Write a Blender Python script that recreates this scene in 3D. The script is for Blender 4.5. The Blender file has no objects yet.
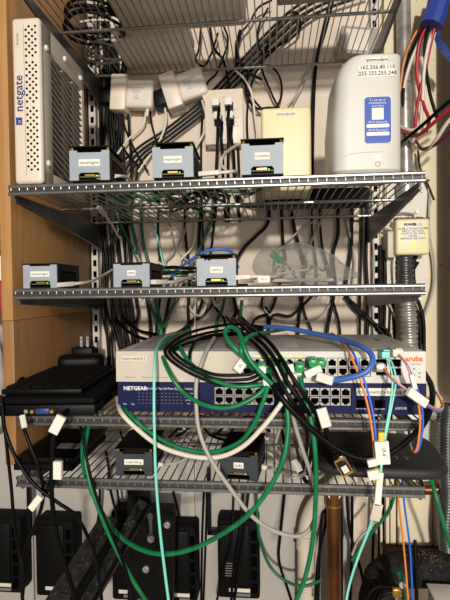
import bpy, bmesh, math, random
from mathutils import Vector, Matrix
random.seed(7)
sc = bpy.context.scene
col = sc.collection
PI = math.pi
ZB = 1.40                                   # height of the middle shelf above the floor

# ------------------------------------------------------------------ camera
CAM = Vector((0.387, -0.6941, ZB - 0.0047)); YAW, PITCH, ROLL, F = 0.0969, -0.0223, -0.0125, 483.9
_r = Vector((math.cos(YAW), math.sin(YAW), 0))
_f = Vector((-math.sin(YAW) * math.cos(PITCH), math.cos(YAW) * math.cos(PITCH), math.sin(PITCH)))
_u = _r.cross(_f)
_r, _u = _r * math.cos(ROLL) + _u * math.sin(ROLL), _u * math.cos(ROLL) - _r * math.sin(ROLL)
cd = bpy.data.cameras.new('camera'); cam = bpy.data.objects.new('camera', cd); col.objects.link(cam)
cd.sensor_fit = 'VERTICAL'; cd.sensor_height = 36; cd.lens = 36 * F / 600; cd.clip_start = 0.01
cam.matrix_world = Matrix(((_r.x, _u.x, -_f.x, CAM.x), (_r.y, _u.y, -_f.y, CAM.y), (_r.z, _u.z, -_f.z, CAM.z), (0, 0, 0, 1)))
sc.camera = cam

# ------------------------------------------------------------------ light
w = bpy.data.worlds.new('world'); sc.world = w; w.use_nodes = True
bg = w.node_tree.nodes['Background']; bg.inputs[0].default_value = (1.0, 0.93, 0.84, 1); bg.inputs[1].default_value = 0.12
def area(name, loc, target, size, power, color):
    l = bpy.data.lights.new(name, 'AREA'); l.shape = 'DISK'; l.size = size; l.energy = power; l.color = color
    o = bpy.data.objects.new(name, l); col.objects.link(o); o.location = loc
    o.rotation_euler = (Vector(target) - Vector(loc)).to_track_quat('-Z', 'Y').to_euler(); return o
area('room_lamp', (0.75, -4.6, ZB + 0.80), (0.3, 0.2, ZB + 0.1), 0.22, 195, (1.0, 0.93, 0.835))
area('side_fill', (0.9, -1.5, ZB + 0.12), (0.6, 0.3, ZB - .05), 0.8, 9, (1.0, 0.95, 0.88))  # broad fill added to brighten the right side, not a known lamp
vs = sc.view_settings
vs.view_transform = 'Standard'; vs.look = 'None'; vs.gamma = 1; vs.use_curve_mapping = False; vs.exposure = 0.0

# ------------------------------------------------------------------ helpers
def ray(px, py): return _f + _r * ((px - 225) / F) + _u * ((300 - py) / F)
def P(px, py, Y): d = ray(px, py); return CAM + d * ((Y - CAM.y) / d.y)          # photo point on the depth plane Y
def PZ(px, py, Z): d = ray(px, py); return CAM + d * ((Z + ZB - CAM.z) / d.z)
def lin(c):
    out = []
    for v in c[:3]:
        v /= 255; out.append(v / 12.92 if v <= .04045 else ((v + .055) / 1.055) ** 2.4)
    return (*out, 1)
MATS = {}
def mat(name, rgb, rough=.5, metal=0, var=0, vscale=30, bump=0, bscale=200, rgb2=None, stretch=None, emit=0, trans=0, spec=None, thresh=None):
    m = bpy.data.materials.new(name); m.use_nodes = True; nt = m.node_tree; b = nt.nodes['Principled BSDF']
    b.inputs['Base Color'].default_value = lin(rgb); b.inputs['Roughness'].default_value = rough; b.inputs['Metallic'].default_value = metal
    if spec is not None: b.inputs['Specular IOR Level'].default_value = spec
    if trans: b.inputs['Transmission Weight'].default_value = trans
    if emit:
        b.inputs['Emission Color'].default_value = lin(rgb); b.inputs['Emission Strength'].default_value = emit
    if var or rgb2 or bump:
        tc = nt.nodes.new('ShaderNodeTexCoord'); mp = nt.nodes.new('ShaderNodeMapping')
        nt.links.new(tc.outputs['Object'], mp.inputs[0])
        if stretch: mp.inputs['Scale'].default_value = stretch
    if var or rgb2:
        n = nt.nodes.new('ShaderNodeTexNoise'); n.inputs['Scale'].default_value = vscale; n.inputs['Detail'].default_value = 5
        nt.links.new(mp.outputs[0], n.inputs['Vector'])
        r = nt.nodes.new('ShaderNodeValToRGB'); r.color_ramp.elements[0].position = .35; r.color_ramp.elements[1].position = .68
        if thresh: r.color_ramp.elements[0].position, r.color_ramp.elements[1].position = thresh
        c2 = rgb2 or tuple(v * (1 - var) for v in rgb)
        r.color_ramp.elements[0].color = lin(c2); r.color_ramp.elements[1].color = lin(rgb)
        nt.links.new(n.outputs['Fac'], r.inputs[0]); nt.links.new(r.outputs[0], b.inputs['Base Color'])
    if bump:
        n2 = nt.nodes.new('ShaderNodeTexNoise'); n2.inputs['Scale'].default_value = bscale; n2.inputs['Detail'].default_value = 4
        nt.links.new(mp.outputs[0], n2.inputs['Vector'])
        bp = nt.nodes.new('ShaderNodeBump'); bp.inputs['Strength'].default_value = bump; bp.inputs['Distance'].default_value = .002
        nt.links.new(n2.outputs['Fac'], bp.inputs['Height']); nt.links.new(bp.outputs[0], b.inputs['Normal'])
    MATS[name] = m; return m
mat('wall', (228, 211, 193), .85, var=.05, vscale=6, bump=.15, bscale=180)
mat('wall_panel', (180, 175, 168), .7, var=.05, vscale=9)
mat('cream_board', (226, 212, 182), .7, rgb2=(140, 105, 70), vscale=70, thresh=(.27, .31), bump=.1)
mat('floor', (190, 172, 148), .8, var=.3, vscale=12)
mat('ceiling', (225, 220, 210), .9, var=.03)
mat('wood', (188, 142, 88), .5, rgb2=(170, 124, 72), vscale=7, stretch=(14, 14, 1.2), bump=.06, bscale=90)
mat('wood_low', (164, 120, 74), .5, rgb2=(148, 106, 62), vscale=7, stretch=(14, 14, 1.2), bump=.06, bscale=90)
mat('chrome', (158, 158, 156), .36, .85, var=.12, vscale=60)
mat('rail_dark', (58, 58, 58), .5, .3)
mat('steel_dark', (112, 114, 114), .35, .75, var=.2, vscale=30)
mat('standard_white', (205, 200, 192), .5, .1, var=.08)
mat('white', (226, 219, 208), .45, var=.02, vscale=20)
mat('white_plastic', (228, 214, 198), .4, var=.02, vscale=20)
mat('modem_white', (206, 204, 197), .42, var=.02, vscale=12)
mat('cream', (236, 224, 180), .45, var=.02, vscale=12)
mat('switch_cream', (206, 198, 181), .45, var=.03, vscale=20)
mat('switch_top', (214, 208, 200), .5, 0, var=.1, vscale=40)
mat('switch_white', (214, 212, 206), .45, var=.02)
mat('grey_side', (168, 160, 150), .55, var=.05)
mat('fw_side', (206, 196, 182), .55, var=.05)
mat('pi_grey', (156, 166, 176), .5, var=.04)
mat('pi_shaded', (46, 54, 60), .5, var=.06)  # case grey darkened in the colour for the shade of the shelf above
mat('black', (7, 7, 8), .5, spec=.18, var=.2, vscale=40)
mat('black_matte', (10, 10, 11), .75, spec=.15, var=.25, vscale=60, bump=.1)
mat('black_gloss', (16, 16, 18), .22)
mat('void', (2, 2, 2), .9, spec=.05)
mat('fin', (176, 166, 154), .5, .1, var=.2)
mat('brass', (206, 160, 62), .35, .7)
mat('gold', (190, 150, 70), .3, .8)
mat('pcb', (34, 60, 36), .5, rgb2=(120, 110, 70), vscale=160)
mat('port_metal', (170, 170, 165), .4, .6)
mat('navy', (25, 30, 74), .5, spec=.15, var=.06, vscale=40)
mat('paper', (236, 232, 222), .6)
mat('paper_clear', (222, 214, 200), .5)
mat('ink', (30, 30, 34), .7)
mat('ink_grey', (120, 118, 116), .7)
mat('ink_white', (225, 226, 232), .6)
mat('print_blue', (22, 70, 170), .45)
mat('logo_blue', (28, 48, 110), .5)
mat('orange_logo', (226, 104, 30), .5)
mat('led_green', (130, 235, 40), .4, emit=.7)
mat('led_warm', (255, 235, 160), .4, emit=1.2)
mat('led_lime', (190, 245, 20), .4, emit=.7)
mat('green', (16, 128, 78), .38, rgb2=(10, 108, 64), vscale=60)
mat('green_dark', (16, 92, 60), .4)
mat('green_plug', (20, 140, 70), .35)
mat('aqua', (130, 222, 206), .4)
mat('cable_blue', (66, 106, 186), .4)
mat('fiber_blue', (40, 104, 220), .4)
mat('fiber_orange', (232, 136, 60), .4)
mat('cable_white', (222, 214, 198), .45)
mat('cable_grey', (168, 164, 156), .45)
mat('cable_black', (4, 4, 5), .45, spec=.18)
mat('red', (170, 32, 52), .4)
mat('tape_blue', (34, 62, 150), .5, bump=.4, bscale=60)
mat('yellow', (232, 196, 30), .5)
mat('copper', (150, 96, 58), .35, .7, rgb2=(92, 52, 30), vscale=14, stretch=(1, 1, .4))
mat('conduit', (196, 192, 184), .34, .55, var=.25, vscale=40)
mat('pvc', (214, 204, 184), .55, var=.08, vscale=20)
mat('rust_plate', (218, 212, 200), .6, rgb2=(126, 78, 44), vscale=55, thresh=(.29, .34))
mat('dirt', (140, 112, 78), .95, rgb2=(84, 58, 36), vscale=400, bump=.6)
mat('foam', (46, 44, 43), .9, spec=.1, rgb2=(26, 25, 25), vscale=90, bump=.5, bscale=300)
mat('grime', (50, 50, 48), .6, .0, spec=.2, rgb2=(24, 24, 24), vscale=80, bump=.3, bscale=260)
mat('post_grey', (124, 116, 104), .5, .3, rgb2=(106, 98, 88), vscale=5)
mat('router_black', (36, 34, 33), .62, rgb2=(120, 100, 80), vscale=260, thresh=(.24, .27), bump=.1)
mat('red_box', (150, 34, 30), .5)
mat('brown_cloth', (70, 46, 34), .85, var=.3, vscale=30)
mat('vga', (42, 62, 130), .4)
mat('maroon', (92, 28, 36), .5)
# thin clear plastic of the bag
m = bpy.data.materials.new('clear_plastic'); m.use_nodes = True; nt = m.node_tree; nt.nodes.clear()
o_ = nt.nodes.new('ShaderNodeOutputMaterial'); mx = nt.nodes.new('ShaderNodeMixShader'); tr = nt.nodes.new('ShaderNodeBsdfTransparent')
gl = nt.nodes.new('ShaderNodeBsdfPrincipled'); gl.inputs['Base Color'].default_value = lin((250, 248, 242)); gl.inputs['Roughness'].default_value = .12
n = nt.nodes.new('ShaderNodeTexNoise'); n.inputs['Scale'].default_value = 60; n.inputs['Distortion'].default_value = 2.5
bp = nt.nodes.new('ShaderNodeBump'); bp.inputs['Strength'].default_value = 1.0; bp.inputs['Distance'].default_value = .02
nt.links.new(n.outputs['Fac'], bp.inputs['Height']); nt.links.new(bp.outputs[0], gl.inputs['Normal'])
mx.inputs[0].default_value = .40
nt.links.new(tr.outputs[0], mx.inputs[1]); nt.links.new(gl.outputs[0], mx.inputs[2]); nt.links.new(mx.outputs[0], o_.inputs[0]); MATS['clear_plastic'] = m

def tag(o, label=None, cat=None, group=None, kind=None):
    if label: o['label'] = label
    if cat: o['category'] = cat
    if group: o['group'] = group
    if kind: o['kind'] = kind
    return o
def link(name, me, parent=None):
    o = bpy.data.objects.new(name, me); col.objects.link(o)
    if parent: o.parent = parent
    return o
def thing(name, label, cat, loc=(0, 0, 0), rotz=0, group=None, rot=None):
    o = link(name, None); o.location = loc; o.rotation_euler = rot or (0, 0, rotz); o.empty_display_size = .02
    return tag(o, label, cat, group)
def mesh_from(bm, name, *mats, smooth=None):
    me = bpy.data.meshes.new(name)
    bmesh.ops.recalc_face_normals(bm, faces=bm.faces[:])
    if smooth is not None:
        for f in bm.faces: f.smooth = True
        for e in bm.edges:
            if len(e.link_faces) == 2 and e.calc_face_angle(0) > smooth: e.smooth = False
    bm.to_mesh(me); bm.free()
    for m in mats: me.materials.append(MATS[m])
    return me
def build(name, bm, m, parent=None, smooth=.6):
    ms = m if isinstance(m, (list, tuple)) else [m]
    return link(name, mesh_from(bm, name, *ms, smooth=smooth), parent)
def bx(bm, x0, x1, y0, y1, z0, z1, b=0, seg=2, mi=0):
    r = bmesh.ops.create_cube(bm, size=1)
    vs = r['verts']
    for v in vs: v.co = Vector((x0 + (v.co.x + .5) * (x1 - x0), y0 + (v.co.y + .5) * (y1 - y0), z0 + (v.co.z + .5) * (z1 - z0)))
    fs = list({f for v in vs for f in v.link_faces})
    for f in fs: f.material_index = mi
    if b:
        es = list({e for v in vs for e in v.link_edges})
        bmesh.ops.bevel(bm, geom=es, offset=b, segments=seg, affect='EDGES', profile=.5)
    return bm
def box(*a, **k): return bx(bmesh.new(), *a, **k)
def cyl(bm, p0, p1, r0, r1=None, n=14, caps=True, mi=0):
    p0, p1 = Vector(p0), Vector(p1); r1 = r0 if r1 is None else r1
    q = (p1 - p0).to_track_quat('Z', 'Y'); L = (p1 - p0).length
    M = Matrix.Translation((p0 + p1) / 2) @ q.to_matrix().to_4x4()
    r = bmesh.ops.create_cone(bm, cap_ends=caps, segments=n, radius1=r0, radius2=r1, depth=L, matrix=M)
    for f in {f for v in r['verts'] for f in v.link_faces}: f.material_index = mi
    return bm
def prism(bm, pts, y0, y1, mi=0, axis='y'):
    """outline in the XZ plane (or XY when axis is z) given depth"""
    def c(p, t): return (p[0], t, p[1]) if axis == 'y' else ((p[0], p[1], t) if axis == 'z' else (t, p[0], p[1]))
    a = [bm.verts.new(c(p, y0)) for p in pts]; b = [bm.verts.new(c(p, y1)) for p in pts]
    fs = [bm.faces.new(a), bm.faces.new(b[::-1])]
    for i in range(len(pts)):
        j = (i + 1) % len(pts); fs.append(bm.faces.new((a[j], a[i], b[i], b[j])))
    for f in fs: f.material_index = mi
    return bm
def spline(pts, per=6):
    pts = [Vector(p) for p in pts]
    if len(pts) < 3: return pts
    out = []; ext = [pts[0] * 2 - pts[1]] + pts + [pts[-1] * 2 - pts[-2]]
    for i in range(1, len(ext) - 2):
        p0, p1, p2, p3 = ext[i - 1:i + 3]
        k = max(2, per)
        for s in range(k):
            t = s / k
            out.append(.5 * ((2 * p1) + (p2 - p0) * t + (2 * p0 - 5 * p1 + 4 * p2 - p3) * t * t + (3 * p1 - p0 - 3 * p2 + p3) * t ** 3))
    out.append(pts[-1]); return out
def tube(bm, pts, r, n=8, mi=0, rfun=None):
    pts = [Vector(p) for p in pts]; rings = []
    t0 = (pts[1] - pts[0]).normalized(); nrm = t0.orthogonal().normalized()
    for i, p in enumerate(pts):
        t = (pts[min(i + 1, len(pts) - 1)] - pts[max(i - 1, 0)])
        t = t.normalized() if t.length > 1e-9 else t0
        nrm = (nrm - t * nrm.dot(t)); nrm = nrm.normalized() if nrm.length > 1e-6 else t.orthogonal().normalized()
        b = t.cross(nrm); rr = rfun(i / (len(pts) - 1)) * r if rfun else r
        rings.append([bm.verts.new(p + (nrm * math.cos(2 * PI * k / n) + b * math.sin(2 * PI * k / n)) * rr) for k in range(n)])
    for A, B in zip(rings, rings[1:]):
        for k in range(n):
            f = bm.faces.new((A[k], A[(k + 1) % n], B[(k + 1) % n], B[k])); f.material_index = mi
    for R in (rings[0][::-1], rings[-1]): bm.faces.new(R).material_index = mi
    return bm
def smooth_all(bm): 
    for f in bm.faces: f.smooth = True
    return bm
_dg = None
def text(body, h, loc, parent=None, m='ink', rot=(PI / 2, 0, 0), name='lettering', bold=0, sx=1, align='CENTER'):
    c = bpy.data.curves.new('t', 'FONT'); c.body = body; c.size = h; c.align_x = align; c.align_y = 'CENTER'; c.resolution_u = 2; c.offset = bold
    t = bpy.data.objects.new('t', c); col.objects.link(t)
    me = bpy.data.meshes.new_from_object(t.evaluated_get(bpy.context.evaluated_depsgraph_get()))
    bpy.data.objects.remove(t); me.name = name; me.materials.clear(); me.materials.append(MATS[m])
    o = link(name, me, parent); o.location = loc; o.rotation_euler = rot; o.scale = (sx, 1, 1); return o
def px_pts(pts):
    """photo points with a depth each -> places in the room"""
    return [P(*p) for p in pts]
def cord(name, label, cat, pts, r, m, group=None, per=6, n=8, world=False):
    w = [Vector(p) for p in pts] if world else px_pts(pts)
    o = build(name, tube(bmesh.new(), spline(w, per), r, n), m, None, smooth=1.2)
    return tag(o, label, cat, group)
def dir_frame(a, b):
    d = (Vector(b) - Vector(a)).normalized(); return d.to_track_quat('X', 'Z').to_euler()
def flag(parent, p, q, wdt, thick=.0012, m='paper', name='cable_label', txt=None):
    """a folded paper label wrapped on a cable from p to q"""
    p, q = Vector(p), Vector(q); L = (q - p).length
    o = build(name, box(-L / 2, L / 2, -.0035, .0035, -wdt / 2, wdt / 2, b=.0008, seg=1), m, parent)
    o.location = (p + q) / 2; o.rotation_euler = dir_frame(p, q)
    if txt: text(txt, wdt * .5, (0, -.0037, 0), o)
    return o

# ================================================================== THE SETTING
WY = .41
tag(build('wall_back', box(-1.2, 1.4, WY, WY + .1, 0, 2.7), 'wall'), kind='structure')
tag(build('floor', box(-1.2, 1.4, -6, WY + .1, -.1, 0), 'floor'), kind='structure')
# vertical white boards on the lower wall, with seams
zlow = ZB - .335
for i, (a, b) in enumerate(((-80, 35), (36.5, 196), (197.5, 350))):
    x0 = P(a, 540, WY).x; x1 = P(b, 540, WY).x
    tag(build('trim_%d' % (i + 1), box(x0, x1, WY - .012, WY, .3, zlow, b=.0015), 'wall_panel'), kind='structure')

# cabinet side panel, two boards one above the other
XP1, XP0, YP = -.034, -.0535, .058
zj = P(10, 321, YP).z
pan = thing('cabinet_side_panel', 'light birch side panel of a cabinet beside the wire shelves', 'panel', (XP0, YP, ZB - .29))
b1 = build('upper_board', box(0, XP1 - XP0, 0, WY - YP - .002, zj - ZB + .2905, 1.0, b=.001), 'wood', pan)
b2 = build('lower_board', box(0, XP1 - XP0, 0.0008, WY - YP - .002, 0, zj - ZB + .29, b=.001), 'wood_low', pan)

# slotted wall standards
def standard(x, z0, z1, label):
    bm = bmesh.new(); wd = .019; y0, y1 = WY - .0135, WY - .0005
    bx(bm, x - wd / 2, x - wd / 2 + .0055, y0, y0 + .0015, z0, z1); bx(bm, x + wd / 2 - .0055, x + wd / 2, y0, y0 + .0015, z0, z1)
    z = z0; p = .0254
    while z < z1: bx(bm, x - wd / 2 + .0055, x + wd / 2 - .0055, y0, y0 + .0015, z, min(z + .011, z1)); z += p
    bx(bm, x - wd / 2, x - wd / 2 + .0015, y0, y1, z0, z1); bx(bm, x + wd / 2 - .0015, x + wd / 2, y0, y1, z0, z1)
    bx(bm, x - wd / 2, x + wd / 2, y1 - .001, y1, z0, z1, mi=1)
    tag(build('slotted_standard', bm, ['standard_white', 'void']), label, 'standard', None)
standard(-.0215, ZB - .34, ZB + .75, 'white slotted shelf standard on the wall beside the wood panel')
standard(.6145, ZB - .34, ZB + .75, 'white slotted shelf standard on the wall beside the metal conduit')

# ================================================================== WIRE SHELVES
SH = {0: .4825, 1: .155, 2: 0.0, 3: -.1899, 4: -.2839}
SHX = {0: (0.0, .597), 1: (-.0035, .5985), 2: (0, .598), 3: (.004, .595), 4: (-.001, .597)}
SD = .37
SHL = {0: 'chrome wire shelf holding white boxes and coiled cable at the very top',
       1: 'chrome wire shelf carrying the firewall box and white modem',
       2: 'chrome wire shelf carrying the clear plastic bag and three small grey cases',
       3: 'chrome wire shelf under the network switches and keyboard',
       4: 'lowest chrome wire shelf with two shade-darkened small cases and a black router'}
wire_me = None
for s in range(5):
    x0, x1 = SHX[s]; z = ZB + SH[s]
    t = thing('wire_shelf', SHL[s], 'shelf', ((x0 + x1) / 2, 0, z), 0)
    h = (x1 - x0) / 2
    rod = lambda nm, y, zz, r: build(nm, cyl(bmesh.new(), (-h, y, zz), (h, y, zz), r, n=10), 'chrome', t)
    rod('front_rod', 0, -.0032, .0032); rod('lip_rod', -.001, -.0135, .0028)
    rod('support_rod', SD / 2, -.0065, .0030); rod('back_rod', SD, -.0065, .0030)
    build('front_rail', box(-h, h, .0, .0012, -.0128, -.004), 'rail_dark', t)
    if wire_me is None:
        bm = bmesh.new(); tube(bm, [(0, SD + .002, -.002), (0, SD * .5, -.002), (0, .006, -.002), (0, -.001, -.0025), (0, -.0014, -.0055), (0, -.0006, -.0100)], .0012, 5)
        wire_me = mesh_from(bm, 'wire', 'chrome', smooth=1.2)
    nW = 47
    for k in range(nW):
        o = link('wire', wire_me, t); o.location = (-h + .004 + (2 * h - .008) * k / (nW - 1), 0, 0)
# sheet steel brackets under each shelf end
def bracket(x, z, label, drop, flip):
    t = thing('shelf_bracket', label, 'bracket', (x, 0, z), 0)
    bm = bmesh.new(); prism(bm, [(-.002 + .012, -.012), (SD + .022, -.011), (SD + .022, -.011 - drop), (SD + .004, -.013 - drop), (.012, -.021)], -.0012, .0012, axis='x')
    build('blade', bm, 'steel_dark', t)
    bm = bmesh.new(); tube(bm, [(0, .01, -.0215), (0, SD + .004, -.0135 - drop)], .0026, 8); build('rolled_edge', bm, 'steel_dark', t)
    build('hook', box(-.0012, .0012, SD + .02, WY - .0125, -.04 if drop > .03 else -.03, -.014), 'steel_dark', t)
BN = {1: 'shelf with the firewall', 2: 'shelf with the plastic bag', 3: 'shelf with the switches', 4: 'lowest wire shelf', 0: 'topmost wire shelf'}
for s in range(5):
    d = {0: .05, 1: .048, 2: .03, 3: .03, 4: .03}[s]
    bracket(SHX[s][0] + .003, ZB + SH[s], 'grey steel bracket under the %s, beside wood panel' % BN[s], d, 1)
    bracket(SHX[s][1] - .003, ZB + SH[s], 'grey steel bracket under the %s, beside metal conduit' % BN[s], d, -1)

# ================================================================== SHELF 1: firewall
def firewall():
    Wd, H, D = .0435, .243, .178
    t = thing('firewall_appliance', 'white firewall appliance standing upright with perforated front and finned side', 'network device', (.0305, -.006, ZB + SH[1] + .0005), math.radians(1.0))
    bm = box(-Wd / 2, Wd / 2, 0, .012, 0, H, b=.0055, seg=3); face = build('front_bezel', bm, 'white_plastic', t)
    # body: frame on the right side round a recessed fin bank
    bm = bmesh.new(); y0, y1 = .010, D
    bx(bm, -Wd / 2 + .001, Wd / 2 - .012, y0, y1, .002, H - .002, b=.002)
    build('body', bm, 'fw_side', t)
    bm = bmesh.new()
    bx(bm, Wd / 2 - .014, Wd / 2 - .0008, y0, y0 + .030, .002, H - .002, b=.0015); bx(bm, Wd / 2 - .014, Wd / 2 - .0008, y0, y1, H - .040, H - .002, b=.0015)
    bx(bm, Wd / 2 - .014, Wd / 2 - .0008, y0, y1, .002, .022, b=.0015); bx(bm, Wd / 2 - .014, Wd / 2 - .0008, y1 - .012, y1, .002, H - .002, b=.0015)
    build('side_frame', bm, 'fw_side', t)
    build('fin_back', box(Wd / 2 - .0125, Wd / 2 - .0105, y0 + .02, y1 - .01, .014, H - .018), 'void', t)
    me = None
    nf = 17
    for c in range(3):
        for k in range(nf):
            if me is None:
                bm = bmesh.new(); prism(bm, [(0, .004), (.036, -.006), (.040, -.006), (.040, -.0085), (.036, -.0085), (0, .0015)], -.0105, -.0015, axis='x'); me = mesh_from(bm, 'fin', 'fin', smooth=.6)
            o = link('fin', me, t); o.location = (Wd / 2, y0 + .030 + c * .0425, .032 + k * (H - .078) / (nf - 1))
    for (y, z) in ((.021, H - .036), (.021, .034), (.09, H - .020), (.158, H - .022)):
        f = build('rubber_foot', smooth_all(cyl(bmesh.new(), (Wd / 2 - .001, y, z), (Wd / 2 + .003, y, z), .0048, .0038, 14)), 'white', t)
    # perforation: dark recessed holes with a rim
    bm = bmesh.new(); cyl(bm, (0, 0, 0), (0, .001, 0), .00185, n=12); hole = mesh_from(bm, 'vent_hole', 'void', smooth=.8)
    for k in range(45):
        z = .020 + k * .00475
        if 20 <= k <= 20 or 34 <= k <= 34: continue
        for c in ((0, 2) if k % 2 else (1, 3)):
            o = link('vent_hole', hole, t); o.location = (.0005 + c * .0048, -.0003, z); o.scale = (1, 1, 1)
    bm = box(-.0022, .0022, -.0002, .0015, .0, .0); bm.free()
    build('front_groove', box(-.0032, -.0027, -.0002, .002, .012, H - .012), 'ink_grey', t)
    V = (PI / 2, -PI / 2, 0)
    text('netgate', .0180, (-.0115, -.0004, .132), t, 'logo_blue', V, bold=.0002)
    text('firewall', .0058, (-.0125, -.0004, .211), t, 'ink_grey', V)
    lg = build('logo_mark', box(-.0170, -.0075, -.0004, .001, .086, .097, b=.0005), 'logo_blue', t)
    build('logo_square', box(-.0170, -.0125, -.0007, .001, .0915, .097), 'print_blue', lg)
    text('N', .0058, (-.0115, -.0008, .0905), lg, 'ink_white', V)
firewall()

# ================================================================== small single-board-computer cases
def small_case(x, y, zs, name, label, m='pi_grey', wd=.0585, ht=.043, rz=0, dep=.092, cover='black', maroon=False, labw=.031, raise_top=True):
    t = thing('computer_case', label, 'computer case', (x, y, ZB + zs + .0005), rz, 'small stacked computer cases on the wire shelves')
    h = wd / 2; nt_, nw = .011, .016
    out = [(-h, 0), (-nw, 0), (-nw, nt_ - .003), (-nw + .003, nt_), (nw - .003, nt_), (nw, nt_ - .003), (nw, 0), (h, 0), (h, ht), (h * .62, ht), (h * .6, ht - .003), (-h * .6, ht - .003), (-h * .62, ht), (-h, ht)]
    build('front_panel', prism(bmesh.new(), out, 0, .0028), m, t)
    tp = ht + .0065 if raise_top else ht + .001
    for sx in (-1, 1):
        bm = bmesh.new(); x0, x1 = sorted((sx * h, sx * (h - .002)))
        bx(bm, x0, x1, .003, dep, 0, .008); bx(bm, x0, x1, .003, dep, ht - .010, ht - .001); bx(bm, x0, x1, .003, .016, .008, ht - .01); bx(bm, x0, x1, dep - .012, dep, .008, ht - .01)
        bx(bm, x0 + .0006 * (sx < 0) , x1 - .0006 * (sx > 0), .016, dep - .012, .008, ht - .01, mi=1)
        sp = build('side_panel', bm, [cover, 'void'], t)
        for k in range(9):
            bm2 = bmesh.new(); a = .019 + k * .0065
            prism(bm2, [(a, .012), (a + .002, .012), (a + .006, ht - .013), (a + .004, ht - .013)], min(x0, x1) - .0002, max(x0, x1) + .0002, axis='x')
            build('slat', bm2, cover, sp)
    build('top_plate', box(-h - .001, h + .001, -.001, dep + .001, tp - .002, tp, b=.0005, seg=1), cover, t)
    build('back_panel', box(-h + .002, h - .002, dep - .002, dep, 0, ht - .001), cover, t)
    build('base_plate', box(-h + .002, h - .002, .003, dep - .002, .0, .002), cover, t)
    if raise_top:
        for sx in (-1, 1):
            for yy in (.004, dep - .005):
                build('standoff', cyl(bmesh.new(), (sx * (h - .003), yy, ht - .004), (sx * (h - .003), yy, tp), .0020, n=6), 'brass', t)
    pc = build('circuit_board', box(-h + .004, h - .004, .006, dep - .006, .0055, .007), 'pcb', t)
    build('card_slot', box(-.008, .006, .004, .02, .0072, .0095), 'gold', pc)
    build('indicator_light', box(.008, .010, .0045, .006, .0072, .0085), 'led_green', pc)
    build('inner_board', box(-h + .006, h - .006, .008, dep - .01, ht - .006, ht - .0045), 'maroon' if maroon else 'brown_cloth', t)
    lb = build('label_plate', box(-labw / 2, labw / 2, -.0006, .001, ht * .47, ht * .70, b=.0002, seg=1), 'paper', t)
    text(name, min(.0085, labw * 1.9 / len(name)), (0, -.0009, ht * .585), lb, 'ink')
    return t
def pos(pxl, pxr, py, zs):
    a, b = PZ(pxl, py, zs + .002), PZ(pxr, py, zs + .002); return (a.x + b.x) / 2
z1, z2, z4 = SH[1], SH[2], SH[4]
CL = 'small %s computer case labelled %s %s'
small_case(.126, -.012, z1, 'tensmagne', CL % ('grey', 'tensmagne', 'beside the finned firewall'), rz=math.radians(3))
small_case(.2485, -.012, z1, 'mapoangles', CL % ('grey', 'mapoangles', 'with a dark red inner board'), rz=math.radians(2), maroon=True, labw=.026)
small_case(.3755, -.012, z1, 'cosimo', CL % ('grey', 'cosimo', 'in front of the cream box'), rz=math.radians(0), labw=.021)
small_case(P(40, 280, .004).x, .004, z2, 'charlemagne', CL % ('grey', 'charlemagne', 'next to the wood panel'), rz=math.radians(2), wd=.052, ht=.036, raise_top=False, labw=.029)
small_case(P(131.5, 280, .002).x, .002, z2, 'otto', CL % ('grey', 'otto', 'in the middle of its shelf'), rz=math.radians(1), wd=.054, ht=.035, raise_top=False, labw=.0125)
small_case(P(216.5, 280, -.006).x, -.006, z2, 'carlos', CL % ('grey', 'carlos', 'beside the plastic bag'), rz=math.radians(2), wd=.056, ht=.039, labw=.0185)
small_case(.178, .010, z4, 'ladypinkbug', CL % ('shade-darkened grey', 'ladypinkbug', 'on the lowest shelf'), m='pi_shaded', rz=math.radians(2), wd=.056, ht=.036, labw=.029)
small_case(.336, .004, z4, 'lady', CL % ('shade-darkened grey', 'lady', 'on the lowest shelf'), m='pi_shaded', rz=math.radians(-6), wd=.056, ht=.037, labw=.0145)

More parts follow.
